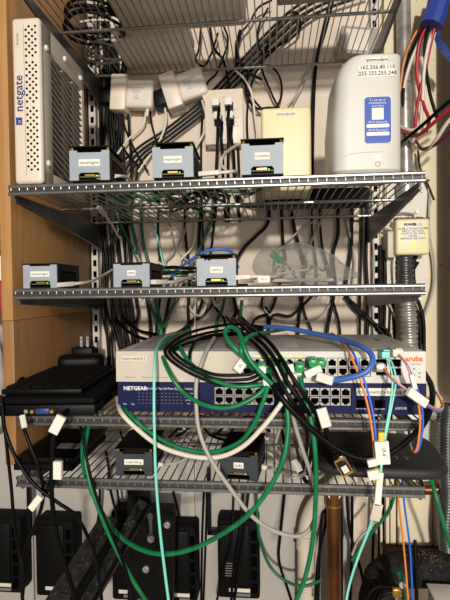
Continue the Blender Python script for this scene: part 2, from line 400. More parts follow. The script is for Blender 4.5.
# ================================================================== modem
def loft(bm, secs, n=40, e=4.0, cap=True):
    rings = []
    for (z, xl, xr, yf, yb) in secs:
        cx, cy, a, b = (xl + xr) / 2, (yf + yb) / 2, (xr - xl) / 2, (yb - yf) / 2; R = []
        for k in range(n):
            t = 2 * PI * k / n; c, s = math.cos(t), math.sin(t)
            R.append(bm.verts.new((cx + a * math.copysign(abs(c) ** (2 / e), c), cy + b * math.copysign(abs(s) ** (2 / e), s), z)))
        rings.append(R)
    for A, B in zip(rings, rings[1:]):
        for k in range(n): bm.faces.new((A[k], A[(k + 1) % n], B[(k + 1) % n], B[k]))
    bm.faces.new(rings[0][::-1]); bm.faces.new(rings[-1]); return bm
def modem():
    t = thing('modem', 'tall white rounded modem gateway with blue sticker on wire shelf', 'modem', (.5225, -.002, ZB + z1 + .0005), math.radians(2))
    H = .1655; w2 = .0495
    secs = [(0, -w2 + .003, w2 - .002, .004, .098), (.004, -w2, w2, 0, .1)]
    for k in range(1, 10): secs.append((.004 + k * .0125, -w2 + .0012 * max(0, k - 5), w2, 0, .1))
    for k in range(1, 15):
        a = k / 14 * PI / 2; c = 1 - math.cos(a)
        z = .1165 + .0600 * math.sin(a) if False else .1165 + (H - .1165) * math.sin(a)
        secs.append((z, -w2 + .005 + .034 * c ** 1.1, w2 - .016 * max(0, (math.sin(a) - .93) / .07) ** 2 * .6, .0 + .010 * max(0, (math.sin(a) - .9) / .1) ** 2, .1 - .010 * max(0, (math.sin(a) - .9) / .1) ** 2))
    b = build('body', loft(bmesh.new(), secs, 56, 5.0), 'modem_white', t, smooth=.7)
    yf = -.0006
    cx = .0125
    l1 = build('name_label', box(cx - .014, cx + .014, yf, .003, .1500, .1570, b=.0002, seg=1), 'paper', t); text('attmodem', .0070, (cx, yf - .0003, .1535), l1, bold=.0001)
    l2 = build('address_label', box(cx - .0255, cx + .0245, yf, .003, .1305, .1475, b=.0006), 'paper', t)
    text('162.206.40.110', .0078, (cx, yf - .0003, .1433), l2, bold=.0001); text('255.255.255.248', .0078, (cx, yf - .0003, .1350), l2, bold=.0001)
    st = build('setup_sticker', box(cx - .0190, cx + .0190, yf, .003, .0385, .1035, b=.0008), 'paper', t)
    build('blue_field', prism(bmesh.new(), rrect(cx - .0180, cx + .0180, .0393, .1027, .004), yf - .0003, .002), 'print_blue', st)
    for s_, z_ in (('To set up or', .0985), ('troubleshoot,', .0945), ('scan here', .0905)): text(s_, .0044, (cx, yf - .0005, z_), st, 'ink_white')
    build('code_field', box(cx - .008, cx + .008, yf - .0005, .001, .0715, .0875), 'paper', st)
    text('Wi-Fi Network', .0042, (cx, yf - .0005, .0682), st, 'ink_white'); text('Wi-Fi Password', .0042, (cx, yf - .0005, .0572), st, 'ink_white')
    for z_ in (.0605, .0495): build('text_field', prism(bmesh.new(), rrect(cx - .0155, cx + .0155, z_, z_ + .0050, .0015), yf - .0006, .001), 'paper', st)
    build('power_light', smooth_all(cyl(bmesh.new(), (cx, .003, .020), (cx, -.0007, .020), .0032, n=18)), 'led_warm', t)
    rg = bmesh.new(); tube(rg, [(cx + .0032 * math.cos(a * PI / 10), -.0004, .0105 + .0032 * math.sin(a * PI / 10)) for a in range(21)], .0003, 5)
    build('button_ring', rg, 'ink_grey', t)
    build('swoosh_ridge', tube(bmesh.new(), spline([(-.047, .02, .004), (-.040, .006, .016), (-.028, .0005, .0245), (-.010, .0, .027), (.02, .0, .0275)], 5), .0006, 6), 'modem_white', t)
def rrect(x0, x1, z0, z1, r, n=5):
    p = []
    for (cx, cz, a0) in ((x1 - r, z1 - r, 0), (x0 + r, z1 - r, 90), (x0 + r, z0 + r, 180), (x1 - r, z0 + r, 270)):
        for k in range(n + 1): a = math.radians(a0 + 90 * k / n); p.append((cx + r * math.cos(a), cz + r * math.sin(a)))
    return p
modem()

# cream backup drive
t = thing('backup_drive', 'cream upright box with rounded corners labelled timecapsule', 'network drive', (.4125, .105, ZB + z1 + .0005))
hh = P(286, 107, .105).z - ZB - z1
build('body', box(-.0405, .0405, 0, .085, 0, hh, b=.006, seg=4), 'cream', t)
lb = build('name_label', box(-.016, .016, -.0005, .002, hh - .0155, hh - .008), 'paper_clear', t); text('timecapsule', .0062, (0, -.0008, hh - .0118), lb)

# ================================================================== wall power bricks, wall jack box
def brick(px, py, Y, tilt, label, sz=.062):
    c = P(px, py, Y)
    t = thing('power_adapter', label, 'power adapter', (c.x, WY - .002, c.z), rot=(0, tilt, 0))
    d = WY - .002 - Y
    build('body', box(-sz / 2, sz / 2, -d, -d + .028, -sz / 2, sz / 2, b=.008, seg=4), 'white_plastic', t)
    build('label_face', prism(bmesh.new(), rrect(-sz * .38, sz * .38, -sz * .38, sz * .38, .005), -d - .0004, -d + .001), 'white', t)
    for i, (s_, zz) in enumerate((('POWER ADAPTER', .011), ('AC INPUT', .006), ('OUTPUT', .001), ('CE', -.005), ('LISTED', -.011))):
        text(s_, .0046, (-sz * .1, -d - .0007, zz), t, 'ink_grey', rot=(PI / 2, 0, 0))
    build('plug_base', box(-sz / 2 - .034, -sz / 2 + .002, -d - .004, 0, -sz * .62, sz * .66, b=.004, seg=2), 'white_plastic', t)
    build('cable_boot', smooth_all(cyl(bmesh.new(), (sz * .28, -d + .012, -sz / 2 + .003), (sz * .28, -d + .012, -sz / 2 - .016), .0042, .003, 10)), 'white', t)
    build('black_plug', box(-sz / 2 - .06, -sz / 2 - .028, -d + .005, -.004, -.02, .016, b=.004), 'black', t)
    return t
brick(139, 93, .36, math.radians(4), 'white square power adapter beside the black cable bundle')
brick(191, 83, .36, math.radians(-17), 'white square power adapter tilted, above the wall jack box')
def jack_box():
    a, b = P(205, 145, .37), P(243, 88, .37)
    t = thing('wall_jack_box', 'white surface wall box with four labelled network jacks', 'jack box', ((a.x + b.x) / 2, WY - .001, a.z))
    h = (b.x - a.x) / 2; H = b.z - a.z
    build('back_box', box(-h + .002, h - .002, -.03, 0, .0, H - .002, b=.002), 'white_plastic', t)
    build('face_plate', box(-h, h, -.040, -.030, 0, H, b=.003), 'white_plastic', t)
    build('screw', cyl(bmesh.new(), (0, -.042, H * .86), (0, -.0395, H * .86), .003, n=10), 'port_metal', t); build('screw', cyl(bmesh.new(), (0, -.042, H * .1), (0, -.0395, H * .1), .003, n=10), 'port_metal', t)
    for i, (x, z) in enumerate(((-.016, .66), (.012, .66), (-.012, .42), (.014, .42))):
        j = build('jack', box(x - .009, x + .009, -.043, -.0395, H * z - .011, H * z + .011, b=.001), 'black', t)
        build('label', box(x - .009, x + .007, -.0435 - .012, -.0425, H * z + .001, H * z + .016, b=.001), 'paper', j)
    for i in range(5): text('12 34'[:4 - i % 2], .0058, (h * .62, -.0404, H * (.62 - i * .075)), t, 'ink_grey')
jack_box()
for i, (x, y0) in enumerate(((219, 108), (229, 106), (222, 122), (232, 121))):
    cord('patch_cord', 'short black patch cord plugged into the white wall jack box', 'cable', [(x, y0, .345), (x - 1, y0 + 14, .335), (x + (i - 1.5), y0 + 32, .345), (x + (i - 1.5) * 2, 178, .36), (x + (i - 1.5) * 4 + 2, 222, .385)], .0034, 'cable_black', 'patch cords in the wall jack box')

# ================================================================== SWITCHES
z3 = SH[3]
def port_mesh(wd, ht, frame):
    bm = bmesh.new(); t = .0011; d = .004
    x, z = wd / 2, ht / 2
    bx(bm, -x, -x + t, -d * .4, d, -z, z); bx(bm, x - t, x, -d * .4, d, -z, z); bx(bm, -x + t, x - t, -d * .4, d, z - t, z); bx(bm, -x + t, x - t, -d * .4, d, -z, -z + t)
    bx(bm, -x + t, -x + t + wd * .2, -d * .3, d, z - ht * .28, z - t); bx(bm, x - t - wd * .2, x - t, -d * .3, d, z - ht * .28, z - t)
    bx(bm, -x + t, x - t, d - .0015, d, -z + t, z - t, mi=1)
    return mesh_from(bm, 'port', frame, 'void', smooth=.6)
port_me = port_mesh(.0132, .0118, 'port_metal')
def body_open(t, Wd, D, H, holes, front, top, zb=0):
    """case with a front bezel that has real openings for the port blocks"""
    build('case', box(-Wd / 2, Wd / 2, .006, D, zb, zb + H, b=.0012), top, t)
    bm = bmesh.new(); xs = sorted(holes); x = -Wd / 2
    for (a, b, c, d) in xs:
        bx(bm, x, a, 0, .006, zb, zb + H); bx(bm, a, b, 0, .006, zb, zb + c); bx(bm, a, b, 0, .006, zb + d, zb + H); x = b
    bx(bm, x, Wd / 2, 0, .006, zb, zb + H); return build('front_bezel', bm, front, t)
# lower blue switch
NX0, NX1, NY = .156, .602, .008
nt_ = thing('network_switch', 'dark blue rack network switch under the white switch', 'network switch', ((NX0 + NX1) / 2, NY, ZB + z3 + .0005))
Wn = NX1 - NX0
def lx(px, Y, x0): return P(px, 395, Y).x - x0
ncx = (NX0 + NX1) / 2
def block(t, cols, xs, zc, row, pitch=.0146):
    for c in range(cols):
        for s in (1, -1):
            o = link('port', port_me, t); o.location = (xs + c * pitch, .0018, zc + s * row); 
            if s < 0: o.rotation_euler = (0, PI, 0)
xa = lx(214, NY, ncx); xb = lx(289, NY, ncx)
H1 = .0445
zc = .0245; hz = .0135
pw = 6 * .0146 + .001
holes = [(xa, xa + pw, zc - hz, zc + hz), (xb, xb + pw, zc - hz, zc + hz), (lx(356, NY, ncx), lx(356, NY, ncx) + .0145, .007, .0205), (lx(374.5, NY, ncx), lx(374.5, NY, ncx) + .0145, .007, .0205)]
fz = .004
body_open(nt_, Wn, .25, H1, [(a, b, c - 0, d - 0) for a, b, c, d in holes], 'navy', 'navy', fz)
block(nt_, 6, xa + .0076, fz + zc, .0066); block(nt_, 6, xb + .0076, fz + zc, .0066)
for xx in (holes[2], holes[3]):
    o = build('module_port', box(xx[0] + .0015, xx[1] - .0015, .0035, .0055, fz + xx[2] + .0015, fz + xx[3] - .0015), 'void', nt_)
    build('module_frame', prism(bmesh.new(), [(xx[0], fz + xx[2]), (xx[1], fz + xx[2]), (xx[1], fz + xx[2] + .0012), (xx[0], fz + xx[2] + .0012)], .0005, .005), 'port_metal', nt_)
text('NETGEAR', .0078, (lx(135.5, NY, ncx), -.0004, fz + .0345), nt_, 'ink_white', bold=.0003, sx=1.05)
text('ProSafe Plus 24-Port Gigabit Switch', .0048, (lx(170, NY, ncx), -.0004, fz + .0345), nt_, 'ink_white')
bm = bmesh.new()
for rr in range(4):
    for c in range(12):
        x = lx(139, NY, ncx) + c * .0058; z = fz + .0275 - rr * .0050; bx(bm, x - .0013, x + .0013, -.0003, .001, z - .0004, z + .0004)
tag(build('printed_marks', bm, 'ink_grey', nt_), kind='stuff')
text('Pwr', .0038, (lx(125, NY, ncx), -.0004, fz + .011), nt_, 'ink_white'); text('Fan', .0038, (lx(133, NY, ncx), -.0004, fz + .011), nt_, 'ink_white')
for k in range(4): text(('1000 Mbps', '100 Mbps', '10 Mbps', 'Act')[k], .0032, (lx(190, NY, ncx) - .002, -.0004, fz + .0275 - k * .005), nt_, 'ink_white')
lb = build('name_label', box(lx(356, NY, ncx), lx(404, NY, ncx), -.0007, .002, fz + .0265, fz + .0375, b=.0003, seg=1), 'paper', nt_)
text('main-switch-backup', .0078, ((lx(356, NY, ncx) + lx(404, NY, ncx)) / 2, -.001, fz + .032), lb, 'ink')
text('JGS524E', .0045, (lx(401, NY, ncx), -.0004, fz + .009), nt_, 'ink_white'); text('NETGEAR', .0036, (lx(413, NY, ncx), -.0004, fz + .035), nt_, 'ink_white')
for sx in (-1, 1):
    for yy in (.03, .22): build('rubber_foot', cyl(bmesh.new(), (sx * (Wn / 2 - .03), yy, 0), (sx * (Wn / 2 - .03), yy, fz + .001), .008, n=12), 'black_matte', nt_)

# upper white switch, its front a little forward
AY = .006; AX0, AX1 = .1545, .6005; acx = (AX0 + AX1) / 2; Wa = AX1 - AX0
za = ZB + z3 + .0005 + fz + H1 + .0005
at = thing('network_switch', 'white rack network switch with perforated top above the blue switch', 'network switch', (acx, AY, za))
Ha = .0450
def ax(px): return P(px, 365, AY).x - acx
pa = ax(241.5); zca = .0225; hza = .0135
pwa = 12 * .0152 + .001
s1, s2 = ax(376), ax(390)
body_open(at, Wa, .255, Ha, [(pa, pa + pwa, zca - hza, zca + hza), (s1, s1 + .0155, .011, .034), (s2, s2 + .0155, .011, .034)], 'switch_white', 'switch_top')
block(at, 12, pa + .0081, zca, .0066, .0152)
for (a, nm) in ((s1, 'module_port'), (s2, 'module_port')):
    for zz in (.0115, .0235): build('module_port', box(a + .001, a + .0145, .003, .0055, zz, zz + .0095), 'void', at); 
    build('module_divider', box(a, a + .0155, .0005, .0055, .0212, .0232), 'port_metal', at)
build('cream_panel', box(-Wa / 2 + .0004, ax(240), -.0006, .002, .0004, Ha - .0008), 'switch_cream', at)
text('aruba', .0102, (ax(414), -.0004, .0345), at, 'orange_logo', bold=.0004, sx=1.05)
text('2530-24G', .0036, (ax(415.5), -.0004, .0268), at, 'ink_grey')
lb = build('name_label', box(ax(122), ax(146.5), -.0011, .001, .031, .0385, b=.0002, seg=1), 'paper_clear', at); text('main-switch1', .0066, ((ax(122) + ax(146.5)) / 2, -.0014, .0347), lb, 'ink')
text('2530 Series', .0036, (ax(130), -.0009, .0065), at, 'ink_grey'); text('24-Port Gigabit PoE Switch', .0036, (ax(155), -.0009, .0065), at, 'ink_grey')
for i, (px_, zz, m_) in enumerate(((414, .0205, 'ink_grey'), (419.5, .0205, 'led_green'), (419.5, .0145, 'ink_grey'), (419.5, .009, 'ink_grey'))):
    build('indicator_light', box(ax(px_) - .0013, ax(px_) + .0013, -.0005, .002, zz - .001, zz + .001), m_, at)
build('reset_button', cyl(bmesh.new(), (ax(413.5), -.0005, .012), (ax(413.5), .002, .012), .0016, n=10), 'black', at)
# green link lights above the ports
for c in (0, 1, 2, 3, 4, 5): build('link_light', box(pa + c * .0152 + .0035, pa + c * .0152 + .0115, -.0004, .002, zca + hza + .0008, zca + hza + .0022), 'led_lime', at)
# perforated top: slots in rows, joined
bm = bmesh.new()
for bx0, bx1, n in ((ax(119) + .012, ax(119) + .165, 42), (ax(119) + .19, ax(119) + .245, 15), (ax(119) + .27, ax(119) + .435, 45)):
    for c in range(n):
        x = bx0 + (bx1 - bx0) * c / (n - 1)
        for k in range(14): bx(bm, x - .0009, x + .0009, .035 + k * .0128, .035 + k * .0128 + .0085, Ha - .001, Ha + .00015)
tag(build('vent_slots', bm, 'steel_dark', at), kind='stuff')
tag(build('dust_patch', box(ax(398), ax(404), .14, .17, Ha - .001, Ha + .0004), 'dirt', at), 'brown dust')

# green boots and other plugs in the ports of the white switch (each belongs to its cable below)

# ================================================================== keyboard, laptop, black adapters on shelf 3
a = math.radians(4.5)
lt = thing('thin_laptop', 'black closed laptop lying under the keyboard beside the switches', 'laptop', (.056, -.021, ZB + z3 + .001), a)
build('base', box(-.071, .073, 0, .27, .002, .019, b=.003), 'black', lt); build('lid', box(-.071, .073, .001, .268, .0198, .0285, b=.003), 'black_matte', lt)
vg = build('video_port', box(-.014, .006, -.0012, .004, .0055, .0135, b=.001), 'vga', lt)
for x_ in (-.0185, .0105): build('port_screw', cyl(bmesh.new(), (x_, -.003, .0095), (x_, .002, .0095), .0028, n=8), 'brass', lt)
build('audio_port', cyl(bmesh.new(), (-.028, -.001, .0095), (-.028, .002, .0095), .003, n=12), 'port_metal', lt)
build('power_port', cyl(bmesh.new(), (.030, -.006, .0085), (.030, .003, .0085), .0045, n=12), 'black_gloss', lt)
for (x_, y_) in ((-.055, .02), (.055, .02), (-.055, .24), (.055, .24)): build('rubber_foot', cyl(bmesh.new(), (x_, y_, 0), (x_, y_, .003), .006, n=10), 'black_matte', lt)
build('side_vent', box(.0725, .0735, .05, .1, .007, .013), 'void', lt)
kb = thing('keyboard', 'black keyboard with low square keys lying on the closed laptop', 'keyboard', (.042, -.004, ZB + z3 + .0305), a)
build('tray', box(-.061, .061, 0, .215, 0, .009, b=.003), 'black', kb)
key_me = mesh_from(box(-.0087, .0087, -.0092, .0092, 0, .0035, b=.0012, seg=1), 'key', 'black_matte', smooth=.5)
for c in range(6):
    for k in range(10): o = link('key', key_me, kb); o.location = (-.0478 + c * .0191, .016 + k * .0200, .0085)
ad = thing('laptop_charger', 'black oval laptop charger lying behind the keyboard', 'power adapter', (.003, .245, ZB + z3 + .0305), math.radians(14))
sec = [(0, -.042, .042, -.02, .02), (.004, -.045, .045, -.023, .023), (.018, -.046, .046, -.0235, .0235), (.025, -.042, .042, -.02, .02), (.027, -.036, .036, -.015, .015)]
build('body', loft(bmesh.new(), sec, 32, 4), 'black', ad, smooth=.8)
build('strain_relief', smooth_all(cyl(bmesh.new(), (-.044, 0, .012), (-.062, 0, .011), .0055, .003, 10)), 'black_matte', ad)
pl = thing('plug_adapter', 'black two-pin plug adapter with metal prongs up, behind the charger', 'plug', (P(84, 350, .292).x, .292, ZB + z3 + .0015), math.radians(5))
build('body', box(-.022, .022, -.016, .016, 0, .066, b=.004), 'black', pl)
for x_ in (-.0085, .0045):
    pr_ = build('prong', box(x_, x_ + .0065, -.001, .001, .064, .088, b=.0006, seg=1), 'chrome', pl)
    build('prong_hole', cyl(bmesh.new(), (x_ + .0033, -.0013, .082), (x_ + .0033, .0013, .082), .0014, n=8), 'void', pr_)
cord('charger_cable', 'thin black cord running from the oval charger along the wood panel', 'cable', [(53, 360, .225), (42, 364, .20), (30, 371, .14), (20, 380, .07), (14, 390, .03)], .0028, 'cable_black')

# ================================================================== shelf 4: flat black box, black router
fb = thing('flat_black_box', 'flat black device box with paper label next to the wood panel', 'network device', (.030, .020, ZB + z4 + .0005), math.radians(1))
build('lower_shell', box(-.0475, .0475, 0, .16, 0, .010, b=.0015), 'black_matte', fb); build('upper_shell', box(-.0470, .0470, .0004, .1595, .0105, .021, b=.003), 'black', fb)
build('top_label', box(.0, .040, .045, .07, .0208, .0214), 'ink_grey', fb)
rt = thing('black_router', 'wide flat black router with rounded ends and tiny lights', 'router', (.5480, .100, ZB + z4 + .0005), math.radians(-4))
def bean(n=64, k=1.0):
    p = []
    for i in range(n):
        t_ = 2 * PI * i / n; c, s = math.cos(t_), math.sin(t_); e = 2 / 5.0
        x = .100 * math.copysign(abs(c) ** e, c); y = .088 * math.copysign(abs(s) ** e, s)
        y += (-.004 if s < 0 else .002) * math.cos(x / .1 * PI / 2); p.append((x * k, y * k))
    return p
bm = bmesh.new(); rings = []
for (z_, k_) in ((.004, .95), (.006, .985), (.010, 1.0), (.015, .995), (.019, .975), (.0205, .94), (.0205, .5)):
    rings.append([bm.verts.new((x, y, z_)) for x, y in bean(64, k_)])
for A, B in zip(rings, rings[1:]):
    for i in range(64): bm.faces.new((A[i], A[(i + 1) % 64], B[(i + 1) % 64], B[i]))
bm.faces.new(rings[0][::-1]); bm.faces.new(rings[-1])
build('shell', bm, 'router_black', rt, smooth=.9)
for (x_, y_) in ((-.06, -.06), (.06, -.06), (-.06, .06), (.06, .06)): build('rubber_foot', cyl(bmesh.new(), (x_, y_, 0), (x_, y_, .006), .008, n=12), 'black', rt)
for i, x_ in enumerate((-.005, .012, .027, .042)):
    build('indicator_light', box(x_ - .0014, x_ + .0014, -.048, -.046, .020, .0210), 'led_warm' if i == 1 else 'ink_grey', rt)
    build('printed_icon', box(x_ - .004, x_ + .004, -.040, -.0392, .020, .0207), 'ink_grey', rt)
tx = text('8', .022, (-.036, -.012, .0209), rt, 'print_blue', rot=(0, 0, -PI / 2)); tx.name = 'logo_mark'

# ================================================================== clear plastic bag
def bag():
    t = thing('plastic_bag', 'crumpled clear plastic bag of small leads on the wire shelf', 'plastic bag', (.365, .03, ZB + z2 + .0008))
    bm = bmesh.new(); bmesh.ops.create_icosphere(bm, subdivisions=5, radius=1)
    from mathutils import noise
    for v in bm.verts:
        p = v.co.copy(); x = p.x
        hgt = .034 * (1 - .62 * max(0, x)) * (1 + .12 * math.sin(x * 4))
        nn = noise.fractal(p * 2.2, 1, 2, 4) * .20 + noise.noise(p * 7) * .09
        q = Vector((.083 * x + .0745, .055 * p.y * (1 - .3 * max(0, x)) + .05, hgt * p.z * (1 + nn) * (1 + .35 * max(0, -x) * (p.z > 0)) + .030 * (1 - .55 * max(0, x))))
        q.x += nn * .012; q.y += nn * .014; q.z = max(.0, q.z); v.co = q
    build('sleeve', bm, 'clear_plastic', t, smooth=1.5)
    gt = build('green_tag', box(-.011, .011, -.0006, .0006, -.006, .006), 'green_plug', t); gt.location = (.030, .040, .043); gt.rotation_euler = (.3, .7, .2)
    build('paper_slip', box(.022, .115, .018, .06, .004, .010, b=.002), 'grey_side', t)
    for i in range(7):
        pts = [(.02 + random.uniform(0, .1), .02 + random.uniform(0, .06), .008 + random.uniform(0, .03)) for _ in range(4)]; pts.sort()
        build('lead', tube(bmesh.new(), spline(pts, 5), .0016, 6), ('cable_white', 'cable_grey')[i % 2], t, smooth=1.2)
    return t
bag()

# ================================================================== things on the topmost shelf
z0 = SH[0]
def carton(name, label, cat, corners, h, m, trim=None):
    x0, x1, y0, y1 = corners
    t = thing(name, label, cat, ((x0 + x1) / 2, y0, ZB + z0 + .0005)); hx = (x1 - x0) / 2
    build('body', box(-hx, hx, 0, y1 - y0, 0, h, b=.004), m, t)
    build('lid', box(-hx - .001, hx + .001, -.001, y1 - y0 + .001, h * .7, h + .002, b=.003), m, t)
    build('base_label', box(-hx * .5, hx * .3, (y1 - y0) * .3, (y1 - y0) * .7, -.0003, .001), trim or 'paper', t)
    return t
carton('white_device', 'wide white device lying on the front of the topmost wire shelf', 'box', (.115, .345, .03, .215), .045, 'white_plastic', 'white')
carton('white_carton', 'white carton with printed base at the back of the topmost wire shelf', 'box', (.075, .225, .245, .355), .05, 'white', 'paper_clear')
carton('grey_carton', 'grey carton on the topmost wire shelf above the modem', 'box', (.40, .56, .04, .16), .06, 'grey_side', 'paper_clear')
def coil(name, label, cx, cy, cz, R, r, m, turns=4, tilt=(0, 0, 0), squash=1.0, jit=.006):
    bm = bmesh.new(); pts = []
    for i in range(turns * 18 + 1):
        a_ = 2 * PI * i / 18; k = 1 + .16 * math.sin(i * .37) ; pts.append(Vector((R * k * math.cos(a_), R * squash * k * math.sin(a_), .0042 * (i // 18) + .004 * (1 + math.sin(i * .61)) + r)))
    M = Matrix.Rotation(tilt[0], 4, 'X') @ Matrix.Rotation(tilt[1], 4, 'Y')
    tube(bm, [M @ p + Vector((cx, cy, cz)) for p in pts], r, 7)
    return tag(build(name, bm, m, None, smooth=1.2), label, 'cable')
coil('cable_coil', 'loose coil of black cable lying on the topmost wire shelf', .055, .2, ZB + z0 + .001, .055, .003, 'cable_black', 5)
coil('cable_coil', 'loose coil of grey cable lying on the topmost wire shelf', .045, .295, ZB + z0 + .001, .042, .0026, 'cable_grey', 3)
c = P(359, 38, .37)
t = thing('power_adapter', 'white and grey power adapter on the wall above the modem', 'power adapter', (c.x, WY - .001, c.z), rot=(0, math.radians(8), 0))
build('body', box(-.040, .040, -.045, -.012, -.036, .022, b=.004), 'grey_side', t); build('back_shell', box(-.043, .043, -.02, 0, -.022, .032, b=.004), 'white_plastic', t)
build('front_plate', box(-.030, .020, -.0475, -.044, -.030, .014, b=.001), 'paper_clear', t); build('cable_boot', cyl(bmesh.new(), (.03, -.025, -.034), (.032, -.025, -.06), .006, .004, 10), 'white', t)

# ================================================================== right side: conduit, plate, transformer, pipes
xb0, xb1 = P(383, 250, WY).x, P(440, 250, WY).x
tag(build('wall_board', box(xb0, xb1, WY - .020, WY, ZB - .60, ZB + .9, b=.002), 'cream_board'), 'cream painted board on the wall beside the wire shelves', 'board')
a = P(388, 292, .375); b = P(429, 181, .375)
pt = thing('steel_plate', 'rust-stained white steel cover plate behind the small transformer', 'plate', ((a.x + b.x) / 2, .388, a.z)); hx = (b.x - a.x) / 2; hz_ = b.z - a.z
build('sheet', prism(bmesh.new(), rrect(-hx, hx, 0, hz_, .008), -.006, .0018), 'rust_plate', pt)
for (x_, z_) in ((.7, .92), (.1, .86), (.78, .38), (-.6, .66), (.45, .73)): build('screw', smooth_all(cyl(bmesh.new(), (x_ * hx, -.011, z_ * hz_), (x_ * hx, -.005, z_ * hz_), .0042, n=10)), 'conduit', pt)
bm = bmesh.new(); tube(bm, spline([(-hx, -.010, hz_ * .70), (-hx * .3, -.012, hz_ * .715), (hx * .3, -.010, hz_ * .70)], 5), .003, 8); build('clip_rod', bm, 'conduit', pt)
dm = bmesh.new()
for _ in range(90):
    x_ = random.uniform(-hx, hx); bx(dm, x_, x_ + .003, random.uniform(-.022, -.008), -.006, hz_ + .000, hz_ + random.uniform(.001, .004))
tag(build('debris', dm, 'dirt', pt), kind='stuff')
# transformer
a = P(396, 255, .33); b = P(430, 218, .33)
tr_ = thing('transformer', 'cream boxy plug-in transformer with printed label and lime light', 'transformer', ((a.x + b.x) / 2, .38, a.z)); hx = (b.x - a.x) / 2; hz_ = b.z - a.z
build('body', box(-hx, hx, -.05, -.001, 0, hz_, b=.006, seg=3), 'cream', tr_); build('flange', box(-hx - .012, -hx + .004, -.03, -.002, -.004, hz_ * .7, b=.003), 'pvc', tr_)
lb = build('rating_label', box(-hx * .5, hx * .62, -.0506, -.049, hz_ * .38, hz_ * .93, b=.0005), 'paper', tr_)
text('POWER', .007, (-hx * .15, -.051, hz_ * .83), lb, 'ink', bold=.0004); text('UL', .009, (hx * .42, -.051, hz_ * .83), lb, 'ink_grey')
for i, s_ in enumerate(('CLASS 2 TRANSFORMER', 'INPUT 120V 60Hz', 'OUTPUT 24V 20VA', 'LISTED', 'INDOOR USE ONLY')): text(s_, .0056, (0, -.051, hz_ * (.72 - i * .068)), lb, 'ink')
build('indicator_light', smooth_all(cyl(bmesh.new(), (0, -.052, hz_ * .27), (0, -.048, hz_ * .27), .0042, n=14)), 'led_lime', tr_)
dm = bmesh.new()
for _ in range(130):
    x_ = random.uniform(-hx * .95, hx * .95); y_ = random.uniform(-.047, -.006); bx(dm, x_, x_ + .0045, y_, y_ + .004, hz_ - .001, hz_ + random.uniform(.001, .005))
tag(build('debris', dm, 'dirt', tr_), 'brown crumbled debris', kind='stuff')
# rigid conduit and flexible conduit
def ribbed(name, label, pts, r, m, pitch=.0065, cat='conduit', depth=.14):
    w_ = spline(px_pts(pts), 14); L = [0]
    for p, q in zip(w_, w_[1:]): L.append(L[-1] + (q - p).length)
    N = int(L[-1] / (pitch / 4)); out = []; j = 0
    for i in range(N + 1):
        s_ = L[-1] * i / N
        while j < len(L) - 2 and L[j + 1] < s_: j += 1
        out.append(w_[j].lerp(w_[j + 1], (s_ - L[j]) / max(1e-9, L[j + 1] - L[j])))
    return tag(build(name, tube(bmesh.new(), out, r, 16, rfun=lambda u_: 1 + depth * (math.sin(u_ * L[-1] / pitch * 2 * PI))), m, None, smooth=2.0), label, cat)
ct = thing('steel_conduit', 'smooth steel conduit pipe rising up the wall behind the modem', 'conduit', P(405, 190, .365))
org = P(405, 190, .365)
build('pipe', tube(bmesh.new(), [P(*p) - org for p in ((406, 200, .365), (405, 130, .365), (404, 60, .365), (403, -60, .365))], .0145, 16), 'conduit', ct, smooth=1.2)
build('coupling', tube(bmesh.new(), [P(404.5, 84, .365) - org, P(405, 74, .365) - org], .0175, 16), 'conduit', ct, smooth=1.2)
build('coupling', tube(bmesh.new(), [P(405.5, 184, .365) - org, P(406, 196, .365) - org], .0185, 16), 'conduit', ct, smooth=1.2)
ribbed('flexible_conduit', 'dark flexible steel conduit dropping from the cream transformer', [(405, 254, .36), (405, 270, .36), (406, 290, .355), (407, 300, .35)], .0150, 'steel_dark', .011, depth=.16)
ribbed('flexible_conduit', 'shiny flexible steel conduit going down behind the white switch', [(407, 292, .33), (408, 315, .33), (409, 340, .33), (410, 372, .335)], .0165, 'conduit', .011, depth=.13)
# grey pipe at the edge and hose
gp = thing('flue_pipe', 'wide grey flue pipe at the wall beside the cream board', 'pipe', (0, 0, 0))
e0, e1 = P(440, 0, .30), P(441, 400, .30); rp = .055
gp.location = (e1.x + rp + .022, .30, e1.z)
bm = bmesh.new(); prof = [(0.0, -.012), (.02, -.010), (.040, -.002), (.052, .014), (rp, .035), (rp, .6), (rp, 1.1)]
rings = [[bm.verts.new((max(r_, .0005) * math.cos(2 * PI * k / 40), max(r_, .0005) * math.sin(2 * PI * k / 40), z_)) for k in range(40)] for r_, z_ in prof]
for A, B in zip(rings, rings[1:]):
    for k in range(40): bm.faces.new((A[k], A[(k + 1) % 40], B[(k + 1) % 40], B[k]))
build('pipe', bm, 'post_grey', gp, smooth=.9)
ribbed('corrugated_hose', 'corrugated silver hose hanging below the grey flue pipe', [(449, 404, .27), (447, 430, .27), (447, 470, .27), (448, 500, .27), (446, 530, .27), (448, 556, .27)], .014, 'steel_dark', .006)
fit = thing('pipe_fitting', 'shiny elbow pipe fitting beside the corrugated hose', 'fitting', P(434, 414, .30)); o0 = P(434, 414, .30)
build('elbow', tube(bmesh.new(), spline([Vector((-.012, .0, .022)), Vector((-.006, 0, .006)), Vector((.008, 0, -.004)), Vector((.028, 0, -.004))], 6), .011, 14), 'conduit', fit, smooth=1.2)
build('nut', tube(bmesh.new(), [Vector((-.014, 0, .018)), Vector((-.018, 0, .030))], .014, 6), 'conduit', fit); build('nut', tube(bmesh.new(), [Vector((.016, 0, -.004)), Vector((.026, 0, -.004))], .014, 6), 'conduit', fit)
gb = thing('grey_metal_box', 'light grey metal box on the wall behind the black router', 'metal box', (P(423, 470, .33).x, .389, P(423, 473, .33).z))
